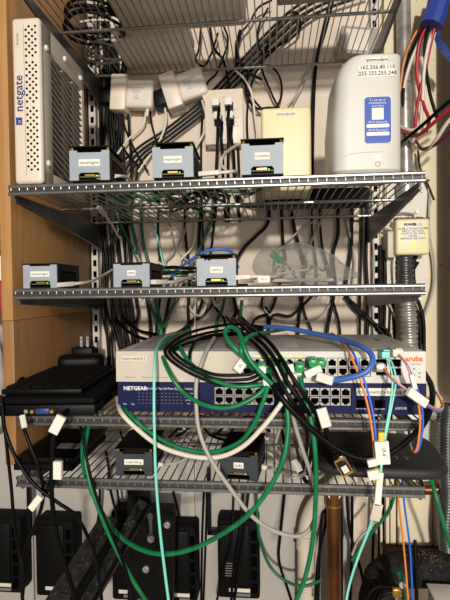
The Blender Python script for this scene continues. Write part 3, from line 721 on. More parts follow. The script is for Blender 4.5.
build('body', box(-.036, .032, -.055, 0, 0, .125, b=.003), 'modem_white', gb); build('cover', box(-.037, .033, -.06, -.054, .002, .128, b=.002), 'modem_white', gb)
tag(build('copper_pipe', smooth_all(tube(bmesh.new(), [P(400, 490, .30), P(428, 489.5, .29), P(470, 488, .28)], .010, 16)), 'copper'), 'brown copper pipe running sideways behind the lowest shelf end', 'pipe')
cp = thing('copper_pipe', 'upright brown copper pipe with capped top under the lowest shelf', 'pipe', (P(334, 560, .30).x, .30, .6))
zt = P(334, 493, .30).z - .6
build('tube', smooth_all(tube(bmesh.new(), [(0, 0, 0), (0, 0, zt * .5), (0, 0, zt)], .0140, 20)), 'copper', cp)
build('cap', smooth_all(cyl(bmesh.new(), (0, 0, zt - .022), (0, 0, zt + .004), .0165, n=20)), 'copper', cp)
build('solder_ring', smooth_all(cyl(bmesh.new(), (0, 0, zt - .026), (0, 0, zt - .022), .0160, n=20)), 'gold', cp)
build('pipe_clip', tube(bmesh.new(), [(.012 * math.cos(k * PI / 8), -.012, zt + .004 - .012 * math.sin(k * PI / 8)) for k in range(9)], .0022, 6), 'paper', cp)
pv = thing('plastic_drain_pipe', 'cream plastic drain pipe bending beside the upright copper pipe', 'pipe', P(309, 600, .345)); o0 = P(309, 600, .345)
build('pipe', tube(bmesh.new(), spline([P(*p) - o0 for p in ((306, 680, .345), (306, 600, .345), (306, 555, .345), (307, 528, .345), (313, 510, .34), (323, 497, .335), (336, 486, .33), (348, 474, .33))], 6), .0185, 18), 'pvc', pv, smooth=1.2)
build('coupling', tube(bmesh.new(), [P(306, 548, .345) - o0, P(306.5, 534, .345) - o0], .0215, 18), 'pvc', pv, smooth=1.2)
text('PVC 1120', .012, P(314, 580, .345) - o0 + Vector((-.002, -.018, 0)), pv, 'ink', rot=(PI / 2, -PI / 2, 0))
# cream boards low on the right, insulated pipe
bt = P(400, 545, .33).z
for i, (xa_, xb_, lab) in enumerate(((386, 389.5, 'narrow cream upright board strip beside black cords'), (390.5, 396, 'cream upright batten low on the wall beside the wide cream board'), (397.5, 432, 'wide cream upright board low on the wall above the foam pipe'), (433.5, 445, 'cream upright board with dirt specks behind the corrugated hose'))):
    x0, x1 = P(xa_, 520, .33).x, P(xb_, 520, .33).x
    tag(build('upright_board', box(x0, x1, .33, .345 + .004 * (i % 2), bt, ZB - .315, b=.0015), 'cream_board'), lab, 'board')
ip = thing('insulated_pipe', 'pipe wrapped in black foam insulation covered with brown crumbs', 'pipe', P(418, 569, .26)); o0 = P(418, 569, .26)
ipts = [P(*p) - o0 for p in ((372, 1000, .24), (374, 760, .24), (376, 650, .24), (377, 600, .245), (383, 578, .25), (396, 570, .26), (418, 569, .26), (450, 569, .26), (480, 569, .26))]
sp_ = spline(ipts, 8)
build('foam_sleeve', tube(bmesh.new(), sp_, .033, 22, rfun=lambda u_: 1 + .05 * math.sin(u_ * 55) * (u_ < .55)), 'foam', ip, smooth=1.4)
dm = bmesh.new()
for _ in range(800):
    x_ = .085 - abs(random.gauss(0, .035)) ; an = random.gauss(.15, .4)
    p = Vector((x_, -.0335 * math.sin(an), .0335 * math.cos(an))); s_ = random.uniform(.0006, .0020); bx(dm, p.x, p.x + s_, p.y - s_ / 2, p.y + s_ / 2, p.z - s_ / 2, p.z + s_ / 2)
tag(build('crumbs', dm, 'dirt', ip), 'brown crumbs', kind='stuff')
tag(build('base_ledge', box(P(383, 547, .33).x, P(460, 547, .33).x, .25, .345, bt - .008, bt - .001, b=.001), 'brown_cloth'), 'dark brown ledge under the upright cream boards', 'ledge')
wb = thing('white_bin', 'tall white box standing in front of the black foam insulated pipe', 'box', (P(463, 610, .12).x, .12, 0))
build('body', box(-.03, .05, 0, .085, 0, P(440, 616, .12).z, b=.003), 'paper', wb); build('rim', box(-.032, .052, -.002, .087, P(440, 616.5, .12).z, P(440, 615, .12).z, b=.001), 'paper', wb)
# cable coil at the bottom with green connector
o0 = P(388, 604, .17)
coil('cable_coil', 'thick coil of black cord in front of the foam pipe', o0.x, o0.y, o0.z - .02, .036, .0048, 'cable_black', 4, (math.radians(65), math.radians(8), 0))
gc = thing('video_connector', 'dark green connector with metal tip on the black coil', 'connector', P(402, 585, .13)); 
build('grip', tube(bmesh.new(), spline([(-.006, 0, .024), (0, 0, .012), (.003, 0, -.004), (.008, 0, -.024)], 4), .0055, 10), 'green_dark', gc, smooth=1.2)
build('metal_tip', smooth_all(cyl(bmesh.new(), (0, -.004, .004), (-.002, -.011, .006), .0052, n=12)), 'conduit', gc); build('brass_collar', box(-.016, .0, -.004, .004, -.02, -.006, b=.002), 'gold', gc)

# ================================================================== lower left: black power units, steel arms
def unit(pxl, pxr, pyt, pyb, label, Y=.345, hook=None, logo=False):
    a_, b_ = P(pxl, pyb, Y), P(pxr, pyt, Y); hx = (b_.x - a_.x) / 2; H = b_.z - a_.z
    t = thing('power_unit', label, 'power unit', ((a_.x + b_.x) / 2, WY - .013, a_.z)); d = WY - .013 - Y
    build('body', box(-hx, hx, -d, 0, 0, H, b=.006, seg=3), 'black_matte', t)
    build('front_cover', box(-hx + .004, hx * .52, -d - .004, -d + .004, .012, H - .010, b=.003), 'black', t)
    nv = 5
    for k in range(nv):
        z_ = H * .08 + k * (H * .84) / nv
        build('vent_opening', box(hx * .60, hx * .88, -d - .0006, -d + .002, z_, z_ + H * .84 / nv - .007), 'void', t)
    lb = build('rating_label', box(-hx * .45, hx * .55, -d - .0046, -d - .003, H * .035 + .012, H * .035 + .020), 'paper_clear', t)
    build('barcode', box(-hx * .1, hx * .55, -d - .0046, -d - .003, H * .035 + .003, H * .035 + .009), 'ink_grey', t)
    if logo:
        for k in range(6): build('printed_line', box(-hx * .62, -hx * .28, -d - .0046, -d - .003, H * .30 + k * .0055, H * .30 + k * .0055 + .0018), 'ink_grey', t)
    if hook:
        q = P(hook[0], hook[1], Y + .01) - t.location; zt_ = P(hook[0], 470, Y + .01).z - t.location.z
        bm = bmesh.new(); bx(bm, q.x - .004, q.x + .004, -d + .012, -d + .022, q.z, zt_); bx(bm, q.x - .004, -hx + .004, -d + .012, -d + .022, q.z - .004, q.z + .004)
        build('hanging_strap', bm, 'black', t)
    return t
unit(-20, 20, 519, 592, 'black power unit on the wall beside a hanging black cord pair')
unit(36, 73, 521, 596, 'black power unit partly behind the dusty diagonal steel arm', hook=(28.5, 534))
unit(112, 138, 512, 600, 'black power unit tucked behind the bolted steel plate')
unit(166, 196, 527, 603, 'black power unit emerging beside the bolted steel plate')
unit(218, 259, 521, 598, 'black power unit with white printed lines hanging alone on the wall', hook=(209, 534), logo=True)
# diagonal steel arms
def arm(label, pts0, pts1, wd, ht, m, roll):
    a_, b_ = P(*pts0), P(*pts1); d = b_ - a_; L = d.length; X = d.normalized()
    Y = Vector((0, 1, 0)); Y = (Y - X * Y.dot(X)).normalized(); Z = X.cross(Y)
    t = thing('angle_iron', label, 'steel beam', a_)
    t.rotation_euler = (Matrix((X, Y, Z)).transposed() @ Matrix.Rotation(roll, 3, 'X')).to_euler()
    build('top_face', box(0, L, -wd / 2, wd / 2, ht / 2 - .006, ht / 2, b=.001), m, t)
    build('web', box(0, L, -wd / 2 + .002, -wd / 2 + .008, -ht / 2, ht / 2 - .0062, b=.0005), 'black', t)
    build('lower_flange', box(0, L, -wd / 2, wd / 2 - .004, -ht / 2 - .004, -ht / 2, b=.0008), m, t)
    dm = bmesh.new()
    for _ in range(70):
        x_, y_, s_ = random.uniform(0, L), random.uniform(-wd / 2, wd / 2 - .002), random.uniform(.0005, .0016); bx(dm, x_, x_ + s_, y_, y_ + s_, ht / 2, ht / 2 + .0004)
    tag(build('dust_specks', dm, 'ink_grey', t), kind='stuff')
    return t
arm('dusty black steel beam slanting up in front of the black power units', (38, 640, .02), (112, 522, .20), .042, .030, 'grime', math.radians(48))
arm('narrow black steel beam slanting up to the bolted plate', (72, 628, .12), (145, 502, .232), .022, .018, 'grime', math.radians(45))
bp_ = thing('bolted_plate', 'black steel mounting plate with bolts and keyhole slot', 'steel plate', P(150, 560, .27)); o0 = P(150, 560, .27)
q = lambda x, y: ((P(x, y, .27) - o0).x, (P(x, y, .27) - o0).z)
build('plate', prism(bmesh.new(), [q(*p) for p in ((128, 640), (128, 488), (150, 488), (151, 503), (174, 504), (176, 508), (174, 560), (172, 640))], -.004, .004), 'black', bp_)
build('side_flange', prism(bmesh.new(), [q(*p) for p in ((173, 504), (176.5, 504), (174, 640), (170.5, 640))], -.02, -.003), 'black', bp_)
sl = [q(*p) for p in ((147.6, 515), (149, 512), (152, 512), (153.5, 515), (152.6, 520), (153.2, 534), (154.5, 537), (152, 541), (148.5, 540.5), (147.8, 536), (150.2, 532), (149.6, 521))]
build('keyhole_slot', prism(bmesh.new(), sl, -.0055, -.0035), 'steel_dark', bp_)
for (x_, y_) in ((168, 523), (152, 537), (147, 567), (140, 600)):
    c_ = q(x_, y_); bl = build('bolt', smooth_all(cyl(bmesh.new(), (c_[0], -.010, c_[1]), (c_[0], -.004, c_[1]), .0068, n=16)), 'conduit', bp_)
    build('bolt_head', cyl(bmesh.new(), (c_[0], -.014, c_[1]), (c_[0], -.0098, c_[1]), .0042, n=6), 'port_metal', bl)
build('front_strip', prism(bmesh.new(), [q(*p) for p in ((128, 640), (139, 552), (146, 510), (150, 510), (157, 640))], -.0052, -.004), 'black_matte', bp_)

# ================================================================== beyond the wood panel
tag(build('storage_box', box(-.25, -.075, .12, .3, ZB + .015, ZB + .06, b=.003), 'paper'), 'white box standing beyond the wood panel', 'box')
tag(build('storage_box', box(-.25, -.075, .12, .3, ZB - .045, ZB + .014, b=.003), 'red_box'), 'red box stacked beneath the white box beyond the wood panel', 'box')
bk = thing('cloth_bundle', 'dark brown bundle of clothing stacked beyond the wood panel', 'clothing', (-.16, .2, ZB + .0605))
for k in range(6):
    build('folded_garment', box(-.09, .085, -.08, .1, k * .05, k * .05 + .047, b=.015, seg=3), ('brown_cloth', 'black_matte')[k % 2], bk)
bm = bmesh.new(); bmesh.ops.create_icosphere(bm, subdivisions=4, radius=1)
from mathutils import noise
for v in bm.verts:
    n_ = noise.noise(v.co * 3) * .15; v.co = Vector((v.co.x * .035 * (1 + n_) - .103, v.co.y * .05 * (1 + n_) + .10, v.co.z * .105 * (1 + n_) + ZB - .155))
tag(build('paper_bag', bm, 'modem_white', None, smooth=2), 'crumpled whitish bag hanging beyond the wood panel', 'bag')

# ================================================================== CABLES
def zone(x, y):
    if y < 180:
        if x < 131: return 'in the bundle falling beside the finned firewall'
        if x < 236: return 'on the wall around the white square adapters'
        return 'on the wall above the cream upright box'
    if y < 352:
        if x < 130: return 'hanging behind the case labelled charlemagne'
        if x < 230: return 'hanging behind the cases labelled otto and carlos'
        if x < 330: return 'hanging behind the clear plastic bag'
        if x < 400: return 'hanging by the standard near the transformer'
        return 'dropping beside the flexible steel conduit'
    if x < 160: return 'hanging behind the flat black box'
    if x < 270: return 'hanging beside the wall power units'
    if x < 347: return 'hanging beside the copper and drain pipes'
    return 'hanging beside the low upright cream boards'
def bgB(pts, r=.0026, m='cable_black', nm='power_cable'):
    c_ = {'cable_black': 'black cord', 'cable_grey': 'grey cord', 'cable_white': 'white cord', 'green_dark': 'dark green network cable'}[m]
    pts = list(pts)                       # cords carry on behind shelf edges and behind the switches
    if 210 <= pts[0][1] <= 240: pts.insert(0, (pts[0][0] + 1, 190, min(pts[0][2] + .004, .398)))
    if 300 <= pts[-1][1] <= 350 and len(pts) > 2: pts.append((pts[-1][0] + 1, 385, min(max(pts[-1][2], .30), .39)))
    elif 240 <= pts[-1][1] <= 288: pts.append((pts[-1][0] + 1, 297, pts[-1][2]))
    q_ = pts[len(pts) // 2]; lab = '%s %s %s' % ('thick' if r >= .0034 else 'thin', c_, zone(q_[0], q_[1]))
    return cord(nm, lab, 'cable', pts, r, m, lab.replace('thin ', '').replace('thick ', '').replace('cord', 'cords', 1), per=5, n=7)
# -- bundle of black cords falling beside the standard next to the firewall
for i in range(13):
    x_ = 101 + i * 1.9; j = lambda s_: random.uniform(-s_, s_)
    bgB([(x_ + j(6), -30, .395 - .004 * (i % 3)), (x_ + j(5), 40, .392), (x_ + j(4), 100, .388), (x_ + j(4), 160, .39), (x_ + j(4) + 1, 215, .392), (x_ + j(5) + 3, 260, .39), (x_ + j(6) + 5, 310, .385), (x_ + j(10) + 8, 350, .38)], random.choice((.0022, .003, .0036)))
# -- thick band of cords crossing the wall diagonally
for i in range(4):
    d = i * 5.4
    cord('power_cable', 'heavy black cord running diagonally across the wall under the topmost shelf', 'cable', [(352 + d, -22 + d, .385), (300 + d, 4 + d * .6, .388), (268 + d * .7, 32 + d * .8, .39), (236 + d * .5, 66 + d * .7, .392), (205 + d * .4, 98 + d * .6, .392), (165 + d * .3, 130 + d * .6, .39), (138 + d * .3, 148 + d * .7, .385), (118 + d, 172 + d, .388), (112 + d, 225, .39)], .0032, 'cable_black', 'heavy diagonal cords on the wall')
# -- loops and single cords on the upper wall
for pts in (
    [(242, 30, .38), (236, 60, .385), (245, 85, .38), (258, 105, .378), (270, 112, .378), (281, 98, .38), (280, 78, .385), (270, 66, .388), (258, 70, .385), (250, 90, .382), (247, 120, .385), (250, 175, .388)],
    [(262, 60, .388), (250, 72, .385), (246, 92, .38), (256, 108, .378), (272, 108, .378), (283, 116, .385), (286, 160, .39)],
    [(268, 8, .38), (258, 30, .382), (262, 52, .38), (280, 45, .38), (300, 30, .382), (295, 12, .385), (280, 22, .385), (262, 60, .388), (270, 90, .388), (290, 130, .39)],
    [(336, -10, .388), (326, 30, .39), (317, 62, .392), (314, 110, .392), (313, 170, .392), (312, 230, .392), (316, 262, .39)],
    [(333, -10, .39), (323, 30, .392), (315, 70, .394), (312, 120, .394), (311, 200, .394)],
    [(201, 25, .37), (199, 48, .375), (196, 60, .372), (204, 66, .37), (212, 52, .372), (218, 33, .375)],
    [(210, 28, .372), (214, 48, .374), (224, 62, .376), (230, 90, .39), (237, 130, .392), (240, 200, .392)],
    [(222, 22, .375), (228, 40, .376), (222, 60, .378), (216, 74, .384), (205, 90, .39), (201, 150, .392), (203, 240, .392)],
    [(240, 30, .38), (236, 50, .382), (246, 70, .384), (262, 80, .386)],
    [(152, 82, .385), (150, 110, .388), (153, 130, .388), (160, 150, .385)],
    [(120, 108, .388), (125, 128, .39), (135, 150, .388), (148, 172, .386)],
    [(110, 110, .388), (116, 132, .388), (126, 152, .386), (140, 168, .384)],
    [(128, 110, .388), (129, 130, .39), (131, 160, .388), (131, 210, .388)],
    [(272, 0, .37), (258, 8, .375), (250, 22, .378), (240, 34, .38)],
    [(190, 0, .378), (180, 14, .38), (165, 24, .38), (140, 30, .378), (118, 20, .375), (105, 28, .378)],
    [(60, 24, .37), (75, 14, .365), (95, 10, .37), (112, 22, .375), (100, 40, .378), (82, 50, .38), (90, 62, .385), (106, 55, .388)],
    [(64, 44, .38), (78, 56, .382), (94, 46, .38), (90, 30, .378), (74, 28, .376)],
): bgB(pts, random.choice((.0024, .003)))
for pts in ([(165, 108, .385), (166, 122, .386), (160, 140, .388), (150, 155, .388), (138, 172, .385)], [(146, 110, .386), (143, 125, .388), (128, 140, .388), (116, 156, .388)],
            [(202, 100, .384), (206, 118, .386), (203, 135, .388), (192, 152, .388)], [(233, 68, .375), (245, 80, .37), (252, 95, .372), (255, 118, .376), (257, 140, .378), (252, 160, .38)],
            [(60, 30, .372), (80, 22, .37), (105, 20, .37), (130, 24, .372), (150, 30, .375)]): bgB(pts, .0026, 'cable_white')
for pts in ([(312, 65, .388), (303, 85, .39), (293, 104, .392)], [(308, 70, .39), (298, 92, .392), (288, 106, .393)], [(256, 158, .36), (262, 150, .35), (272, 155, .34), (270, 168, .35)]): bgB(pts, .002, 'cable_grey')
# -- between the firewall shelf and the bag shelf
for pts in (
    [(184, 150, .39), (185, 222, .39), (187, 250, .388), (190, 275, .386), (188, 310, .386), (190, 340, .38)],
    [(200, 222, .39), (199, 255, .388), (205, 285, .385), (198, 312, .385), (182, 330, .375), (160, 342, .36)],
    [(268, 222, .39), (256, 236, .386), (244, 248, .38), (236, 262, .37), (232, 285, .365), (236, 310, .36), (232, 326, .34)],
    [(214, 222, .392), (211, 250, .39), (207, 275, .388), (214, 305, .388), (226, 326, .37)],
    [(281, 200, .388), (283, 240, .39), (285, 262, .39), (278, 290, .39), (270, 312, .386), (252, 325, .37)],
    [(289, 200, .39), (296, 235, .388), (304, 262, .386), (303, 292, .388), (299, 318, .388), (298, 334, .38)],
    [(338, 215, .388), (338, 235, .388), (333, 255, .386), (335, 285, .386), (331, 310, .386), (327, 336, .38)],
    [(352, 215, .39), (351, 250, .39), (346, 285, .388), (352, 305, .386), (372, 322, .38), (390, 336, .37)],
    [(320, 215, .39), (322, 245, .39), (330, 275, .388), (333, 300, .39), (340, 330, .39)],
    [(362, 215, .392), (361, 260, .392), (360, 300, .392), (360, 345, .39)],
    [(367, 215, .392), (366, 260, .392), (368, 300, .392), (367, 345, .39)],
    [(384, 250, .385), (385, 300, .385), (384, 345, .385), (386, 420, .385)], [(389, 235, .388), (390, 300, .388), (389, 350, .388), (392, 430, .388)], [(380, 245, .39), (380, 300, .39), (381, 350, .39)],
    [(393, 240, .385), (393, 300, .386), (395, 345, .386)],
    [(418, 262, .37), (410, 278, .365), (413, 300, .36), (420, 320, .36), (420, 352, .36)], [(423, 244, .372), (414, 262, .366), (415, 290, .362), (423, 318, .36), (424, 352, .36)],
    [(110, 296, .385), (117, 320, .38), (132, 334, .36), (150, 340, .34), (165, 344, .32)], [(118, 296, .385), (122, 315, .382), (138, 330, .36), (162, 340, .33)],
    [(135, 295, .388), (138, 315, .386), (134, 335, .38)], [(146, 295, .388), (150, 320, .386), (150, 345, .38)], [(158, 232, .39), (160, 268, .388), (160, 300, .388), (156, 330, .38)],
    [(218, 290, .385), (210, 308, .38), (190, 325, .37), (172, 338, .35), (155, 348, .33)], [(232, 290, .38), (238, 312, .375), (250, 326, .365), (266, 336, .35), (285, 342, .34)],
    [(300, 296, .388), (306, 318, .388), (312, 335, .385)], [(316, 292, .388), (302, 306, .388), (290, 316, .386), (270, 320, .38)], [(265, 292, .388), (262, 306, .386), (268, 316, .386)],
    [(170, 296, .388), (167, 312, .386), (162, 340, .38)], [(345, 296, .386), (360, 310, .384), (378, 328, .378), (388, 345, .37)],
): bgB(pts, random.choice((.0028, .0034, .004)))
for pts in ([(142, 222, .388), (140, 240, .385), (134, 252, .382), (140, 262, .38)], [(170, 222, .388), (174, 250, .386), (165, 262, .385), (172, 275, .38)], [(186, 228, .386), (178, 246, .385), (186, 260, .382), (196, 262, .38)],
            [(310, 215, .388), (318, 218, .386), (300, 230, .385), (285, 245, .384), (275, 258, .38)], [(322, 218, .388), (312, 240, .388), (305, 262, .386)], [(347, 215, .39), (351, 240, .39), (355, 262, .388), (352, 290, .388)],
            [(429, 230, .37), (434, 262, .372), (433, 290, .372), (420, 330, .37), (416, 352, .37)], [(266, 290, .386), (264, 308, .384), (278, 320, .384), (300, 322, .386), (320, 316, .386), (335, 298, .388)],
            [(384, 295, .38), (392, 310, .38), (397, 325, .38), (396, 345, .38)], [(372, 222, .39), (374, 260, .392), (373, 300, .392), (374, 340, .392)]): bgB(pts, .0024, 'cable_grey')
for pts in ([(380, 222, .37), (392, 230, .362), (396, 245, .36), (394, 262, .362), (394, 276, .366)], [(195, 235, .386), (190, 250, .385), (180, 262, .38), (186, 280, .37)], [(158, 262, .36), (170, 268, .33), (185, 268, .28), (198, 262, .2)],
            [(195, 298, .37), (190, 308, .365), (200, 316, .36), (206, 304, .362), (200, 296, .366), (195, 306, .365)], [(212, 296, .37), (216, 306, .365), (224, 300, .366), (222, 292, .37)]): bgB(pts, .0024, 'cable_white')
for pts in ([(117, 212, .385), (124, 232, .385), (134, 252, .382), (142, 272, .38), (148, 300, .38), (156, 318, .378), (160, 334, .37)], [(130, 215, .386), (135, 238, .385), (139, 258, .383), (140, 285, .382)],
            [(141, 212, .386), (143, 240, .386), (149, 268, .384), (156, 300, .38), (160, 320, .376), (162, 336, .36)], [(212, 216, .388), (206, 234, .386), (198, 252, .384), (188, 275, .38), (176, 300, .378), (166, 322, .372), (160, 335, .36)],
            [(110, 200, .30), (150, 195, .28), (190, 193, .27), (228, 190, .28), (245, 183, .3)], [(228, 262, .36), (226, 290, .36), (222, 310, .36), (216, 328, .34)], [(150, 200, .2), (165, 196, .18), (180, 203, .2), (205, 212, .25)], [(242, 300, .37), (240, 318, .36), (236, 330, .33)]): bgB(pts, .0036, 'green_dark', 'ethernet_cable')
cord('ethernet_cable', 'pale aqua thin cable hanging between the upper wire shelves', 'cable', [(152, 220, .388), (158, 240, .386), (162, 258, .384), (166, 272, .38)], .0022, 'aqua')
cord('ethernet_cable', 'dark blue network cable arching behind the case labelled carlos', 'cable', [(165, 290, .3), (175, 272, .28), (188, 262, .26), (205, 252, .25), (220, 249, .25), (232, 253, .26), (238, 268, .28)], .0032, 'cable_blue')
cord('ethernet_cable', 'white network cable curling up behind the case labelled cosimo', 'cable', [(226, 170, .1), (221, 164, .09), (224, 155, .08), (236, 146, .05), (246, 143, .03), (250, 146, .03)], .0026, 'cable_white')

# -- small power leads with white plugs beside the cases
def lead(label, pts, r=.0026, m='cable_white', plug=True, L=.026):
    w_ = px_pts(pts); t = thing('power_lead', label, 'cable', w_[0]); o0 = w_[0]
    sp = spline([p - o0 for p in w_], 6); build('cord', tube(bmesh.new(), sp, r, 8), m, t, smooth=1.2)
    d = (w_[0] - w_[1]).normalized(); pg = build('plug', box(-L * .2, L, -.0045, .0045, -.0035, .0035, b=.0012), 'white', t); pg.rotation_euler = d.to_track_quat('X', 'Z').to_euler()
    return t
lead('white power lead with plug beside the case labelled charlemagne', [(70, 284, .03), (82, 283, .05), (92, 281, .1), (102, 276, .2), (112, 270, .3)])
lead('white power lead with plug beside the case labelled otto', [(163, 282, .02), (175, 282, .05), (186, 279, .12), (195, 274, .2)])
lead('white tapered lead dangling under the firewall shelf', [(104, 214, .2), (112, 225, .25), (118, 236, .3), (121, 240, .32), (124, 270, .37)], L=.03)
t = lead('white power lead with paper label beside the plastic bag', [(247, 277, -.002), (256, 276.5, -.004), (264, 277, .0), (272, 277, .03), (285, 274, .1)])
flag(t, P(258, 279.5, -.006) - t.location, P(270, 279, -.006) - t.location, .010, txt='Pi-3')
lead('white power lead with plug beside the case labelled lady', [(265, 467, .05), (275, 469, .045), (288, 475, .015), (296, 478, .0), (305, 473, .03)], L=.02, m='cable_grey')
lead('white power lead with plug beside the case labelled ladypinkbug', [(160, 464, .06), (176, 463, .07), (190, 456, .09), (200, 446, .14), (206, 434, .2)], m='cable_grey')
lead('white lead with plug lying beside the case labelled tensmagne', [(112, 176.5, .02), (120, 176, .03), (128, 178, .08), (133, 184, .15)])
lead('white lead with plug lying beside the case labelled mapoangles', [(216, 173, .02), (228, 172, .02), (236, 172, .04), (240, 180, .1)])

# -- patch cables on the switches
def patch(label, pts, r, m, boot=None, flags=(), name='ethernet_cable', cat='cable', boot_dir=(0, 1, 0), group=None):
    w_ = px_pts(pts); o0 = w_[0].copy(); t = thing(name, label, cat, o0, 0, group)
    build('jacket', tube(bmesh.new(), spline([p - o0 for p in w_], 8), r, 9), m, t, smooth=1.2)
    if boot:
        for (which, mm) in boot:
            p = w_[0] if which == 0 else w_[-1]; q_ = w_[1] if which == 0 else w_[-2]
            g = build('boot', box(-.0062, .0062, -.020, .012, -.0052, .0052, b=.002), mm, t); g.location = p - o0
            d = (p - q_).normalized()
            g.rotation_euler = d.to_track_quat('Y', 'Z').to_euler() if boot_dir is None else (0, 0, 0)
            if mm == 'green_plug':
                rg = bmesh.new(); tube(rg, [(.0052 * math.cos(k * PI / 6), -.019, .001 + .0065 * math.sin(k * PI / 6)) for k in range(13)], .0018, 6); h_ = build('latch_ring', rg, mm, t, smooth=1.2); h_.location = p - o0
            build('plug_tip', box(-.0055, .0055, .0, .016, -.004, .004), 'paper_clear', t).location = p - o0
    for (a_, b_, wd_, tx_) in flags: flag(t, P(*a_) - o0, P(*b_) - o0, wd_, txt=tx_)
    return t
G = .0031
patch('green network cable making the widest low loop under the switches', [(97, 505, .05), (84, 470, .02), (83, 440, .01), (88, 422, .06), (92, 400, .2)], G, 'green')
patch('bright green network cable looping from the ports past the lowest shelf', [(285, 366, -.012), (286, 385, -.03), (287, 405, -.045), (288, 430, -.05), (283, 460, -.055), (268, 490, -.055), (248, 515, -.05), (222, 534, -.04), (192, 549, -.03), (162, 554, -.02), (136, 547, .0), (115, 531, .03), (97, 505, .05)], G + .0003, 'green', [(0, 'green_plug')])
patch('green network cable running down in front of the steel plate', [(90, 420, .03), (85, 450, .0), (89, 480, -.01), (99, 510, -.01), (113, 543, .0), (131, 577, .01), (152, 610, .02)], G, 'green')
patch('green network cable hanging straight down beside the drain pipe', [(299, 366, -.012), (302, 385, -.03), (307, 405, -.04), (313, 432, -.045), (316, 470, -.045), (315, 512, -.03), (312, 545, -.02), (305, 578, -.01), (294, 606, 0)], G + .0002, 'green', [(0, 'green_plug')], [((298, 366, -.02), (299, 376, -.028), .008, None)])
patch('green network cable looping low across the blue switch front', [(262, 366, -.012), (270, 378, -.032), (262, 391, -.045), (246, 402, -.05), (226, 408, -.05), (205, 405, -.045), (184, 393, -.035), (169, 372, -.025), (162, 350, .03), (170, 338, .12), (182, 332, .25)], G, 'green', [(0, 'green_plug')])
patch('green network cable curving across the white switch front', [(268, 383, -.035), (252, 386, -.042), (232, 386, -.042), (208, 377, -.035), (190, 363, -.025), (179, 345, .02), (181, 335, .1), (190, 330, .25)], G, 'green', None, [((268, 388, -.04), (266, 379, -.04), .010, None)])
patch('green network cable dipping in front of the lowest shelf edge', [(268, 386, -.045), (263, 402, -.045), (255, 422, -.042), (242, 440, -.035), (222, 450, -.03), (200, 452, -.025), (172, 445, -.02), (148, 431, -.012), (130, 415, -.004), (119, 402, .03)], G, 'green')
patch('green network cable standing up in a hoop over the white switch', [(275, 366, -.012), (266, 372, -.03), (252, 362, -.03), (240, 353, -.045), (229, 342, -.042), (225, 332, -.03), (230, 327, -.02), (238, 331, -.03), (243, 345, -.048), (250, 360, -.052), (262, 374, -.052), (272, 384, -.05)], G, 'green', [(0, 'green_plug')])
patch('green network cable bowing round from the back onto the ports', [(312, 361, -.014), (320, 362, -.012)], G * .6, 'green', [(0, 'green_plug'), (1, 'green_plug')])
patch('darker green network cable sweeping over the top of the white switch', [(265, 375, -.03), (252, 368, -.028), (242, 355, -.048), (243, 343, -.04), (253, 335, .0), (275, 331, .2), (295, 328, .26)], G, 'green')
patch('thin dark green cable sagging behind the drain pipe', [(256, 480, .3), (257, 510, .31), (260, 540, .31), (270, 566, .31), (286, 581, .3), (304, 586, .29), (322, 580, .3)], .0032, 'green_dark')
patch('green cable rising from the bottom to the copper pipe side', [(352, 560, .25), (372, 532, .2), (388, 512, .16), (395, 490, .14), (396, 470, .14)], .0032, 'green')
patch('green cable hanging past the end of the lowest shelf', [(430, 476, .16), (437, 500, .14), (444, 525, .14), (450, 545, .15), (458, 570, .15)], .0034, 'green')
patch('long aqua thin cable dropping past the left of both switches', [(176, 333, .22), (164, 338, .1), (157, 348, .01), (154.5, 365, -.03), (154, 400, -.04), (154.5, 435, -.045), (156, 480, -.045), (160, 530, -.04), (164, 565, -.035), (170, 612, -.03)], .0021, 'aqua')
patch('cream network cable slung in a wide curve below the switches', [(117, 398, .05), (121, 412, -.01), (136, 428, -.02), (160, 446, -.028), (190, 456, -.035), (218, 457, -.04), (242, 447, -.045), (262, 428, -.05), (278, 408, -.05), (288, 392, -.045), (292, 375, -.03)], .0034, 'cable_white', [(1, 'white')])
patch('grey network cable crossing the blue switch and hooking up again', [(214, 338, .06), (208, 348, .0), (202, 362, -.025), (197, 378, -.03), (196, 400, -.035), (199, 430, -.04), (210, 458, -.045), (230, 488, -.045), (252, 516, -.04), (275, 531, -.03), (298, 536, -.02), (311, 527, -.01), (317, 505, .0), (312, 478, -.01), (302, 448, -.02), (294, 420, -.03), (291, 395, -.03)], .003, 'cable_grey')
for i in range(3):
    d = i * 5.0
    cord('power_cable', 'black cord looping over the switch fronts with two others alongside', 'cable', [(268 - d, 328 + d * .4, .16), (240, 324 + d, .12), (212, 327 + d, .08), (186, 334 + d, .03), (170 + d * .4, 345 + d * .5, -.01), (165 + d * 1.0, 353, -.025), (174 + d, 363 - d * .2, -.032), (194 + d, 375 - d * .4, -.036), (220, 384 - d * .9, -.038), (248, 384 - d, -.036), (262, 378 - d, -.03)], .0023, 'cable_black', 'black cords looped over the switches')
cord('power_cable', 'thin black cord hooked over the top edge of the white switch', 'cable', [(189, 362, -.02), (191, 349, -.005), (198, 340, .05), (212, 335, .1), (236, 333, .15), (260, 336, .2)], .0024, 'cable_black')
B = 'thick black cable crossing the ports in a bundle'
for i in range(3):
    k = i - 1
    cord('power_cable', B, 'cable', [(232 + k * 6, 318 + k * 1, .2 + k * .01), (249 + k * 5, 332 - k * 2, .06), (264 + k * 5, 345 - k * 3, -.012), (276 + k * 5, 361 - k * 3, -.037 - k * .003), (287 + k * 6, 381 - k * 3, -.052 - k * .003), (299 + k * 7, 399 - k * 2, -.055), (309 + k * 7, 414, -.045), (313 + k * 6, 432, -.025), (311 + k * 5, 452, .02 + k * .006), (307 + k * 5, 474, .07)], .0029, 'cable_black', 'black cables crossing the ports')
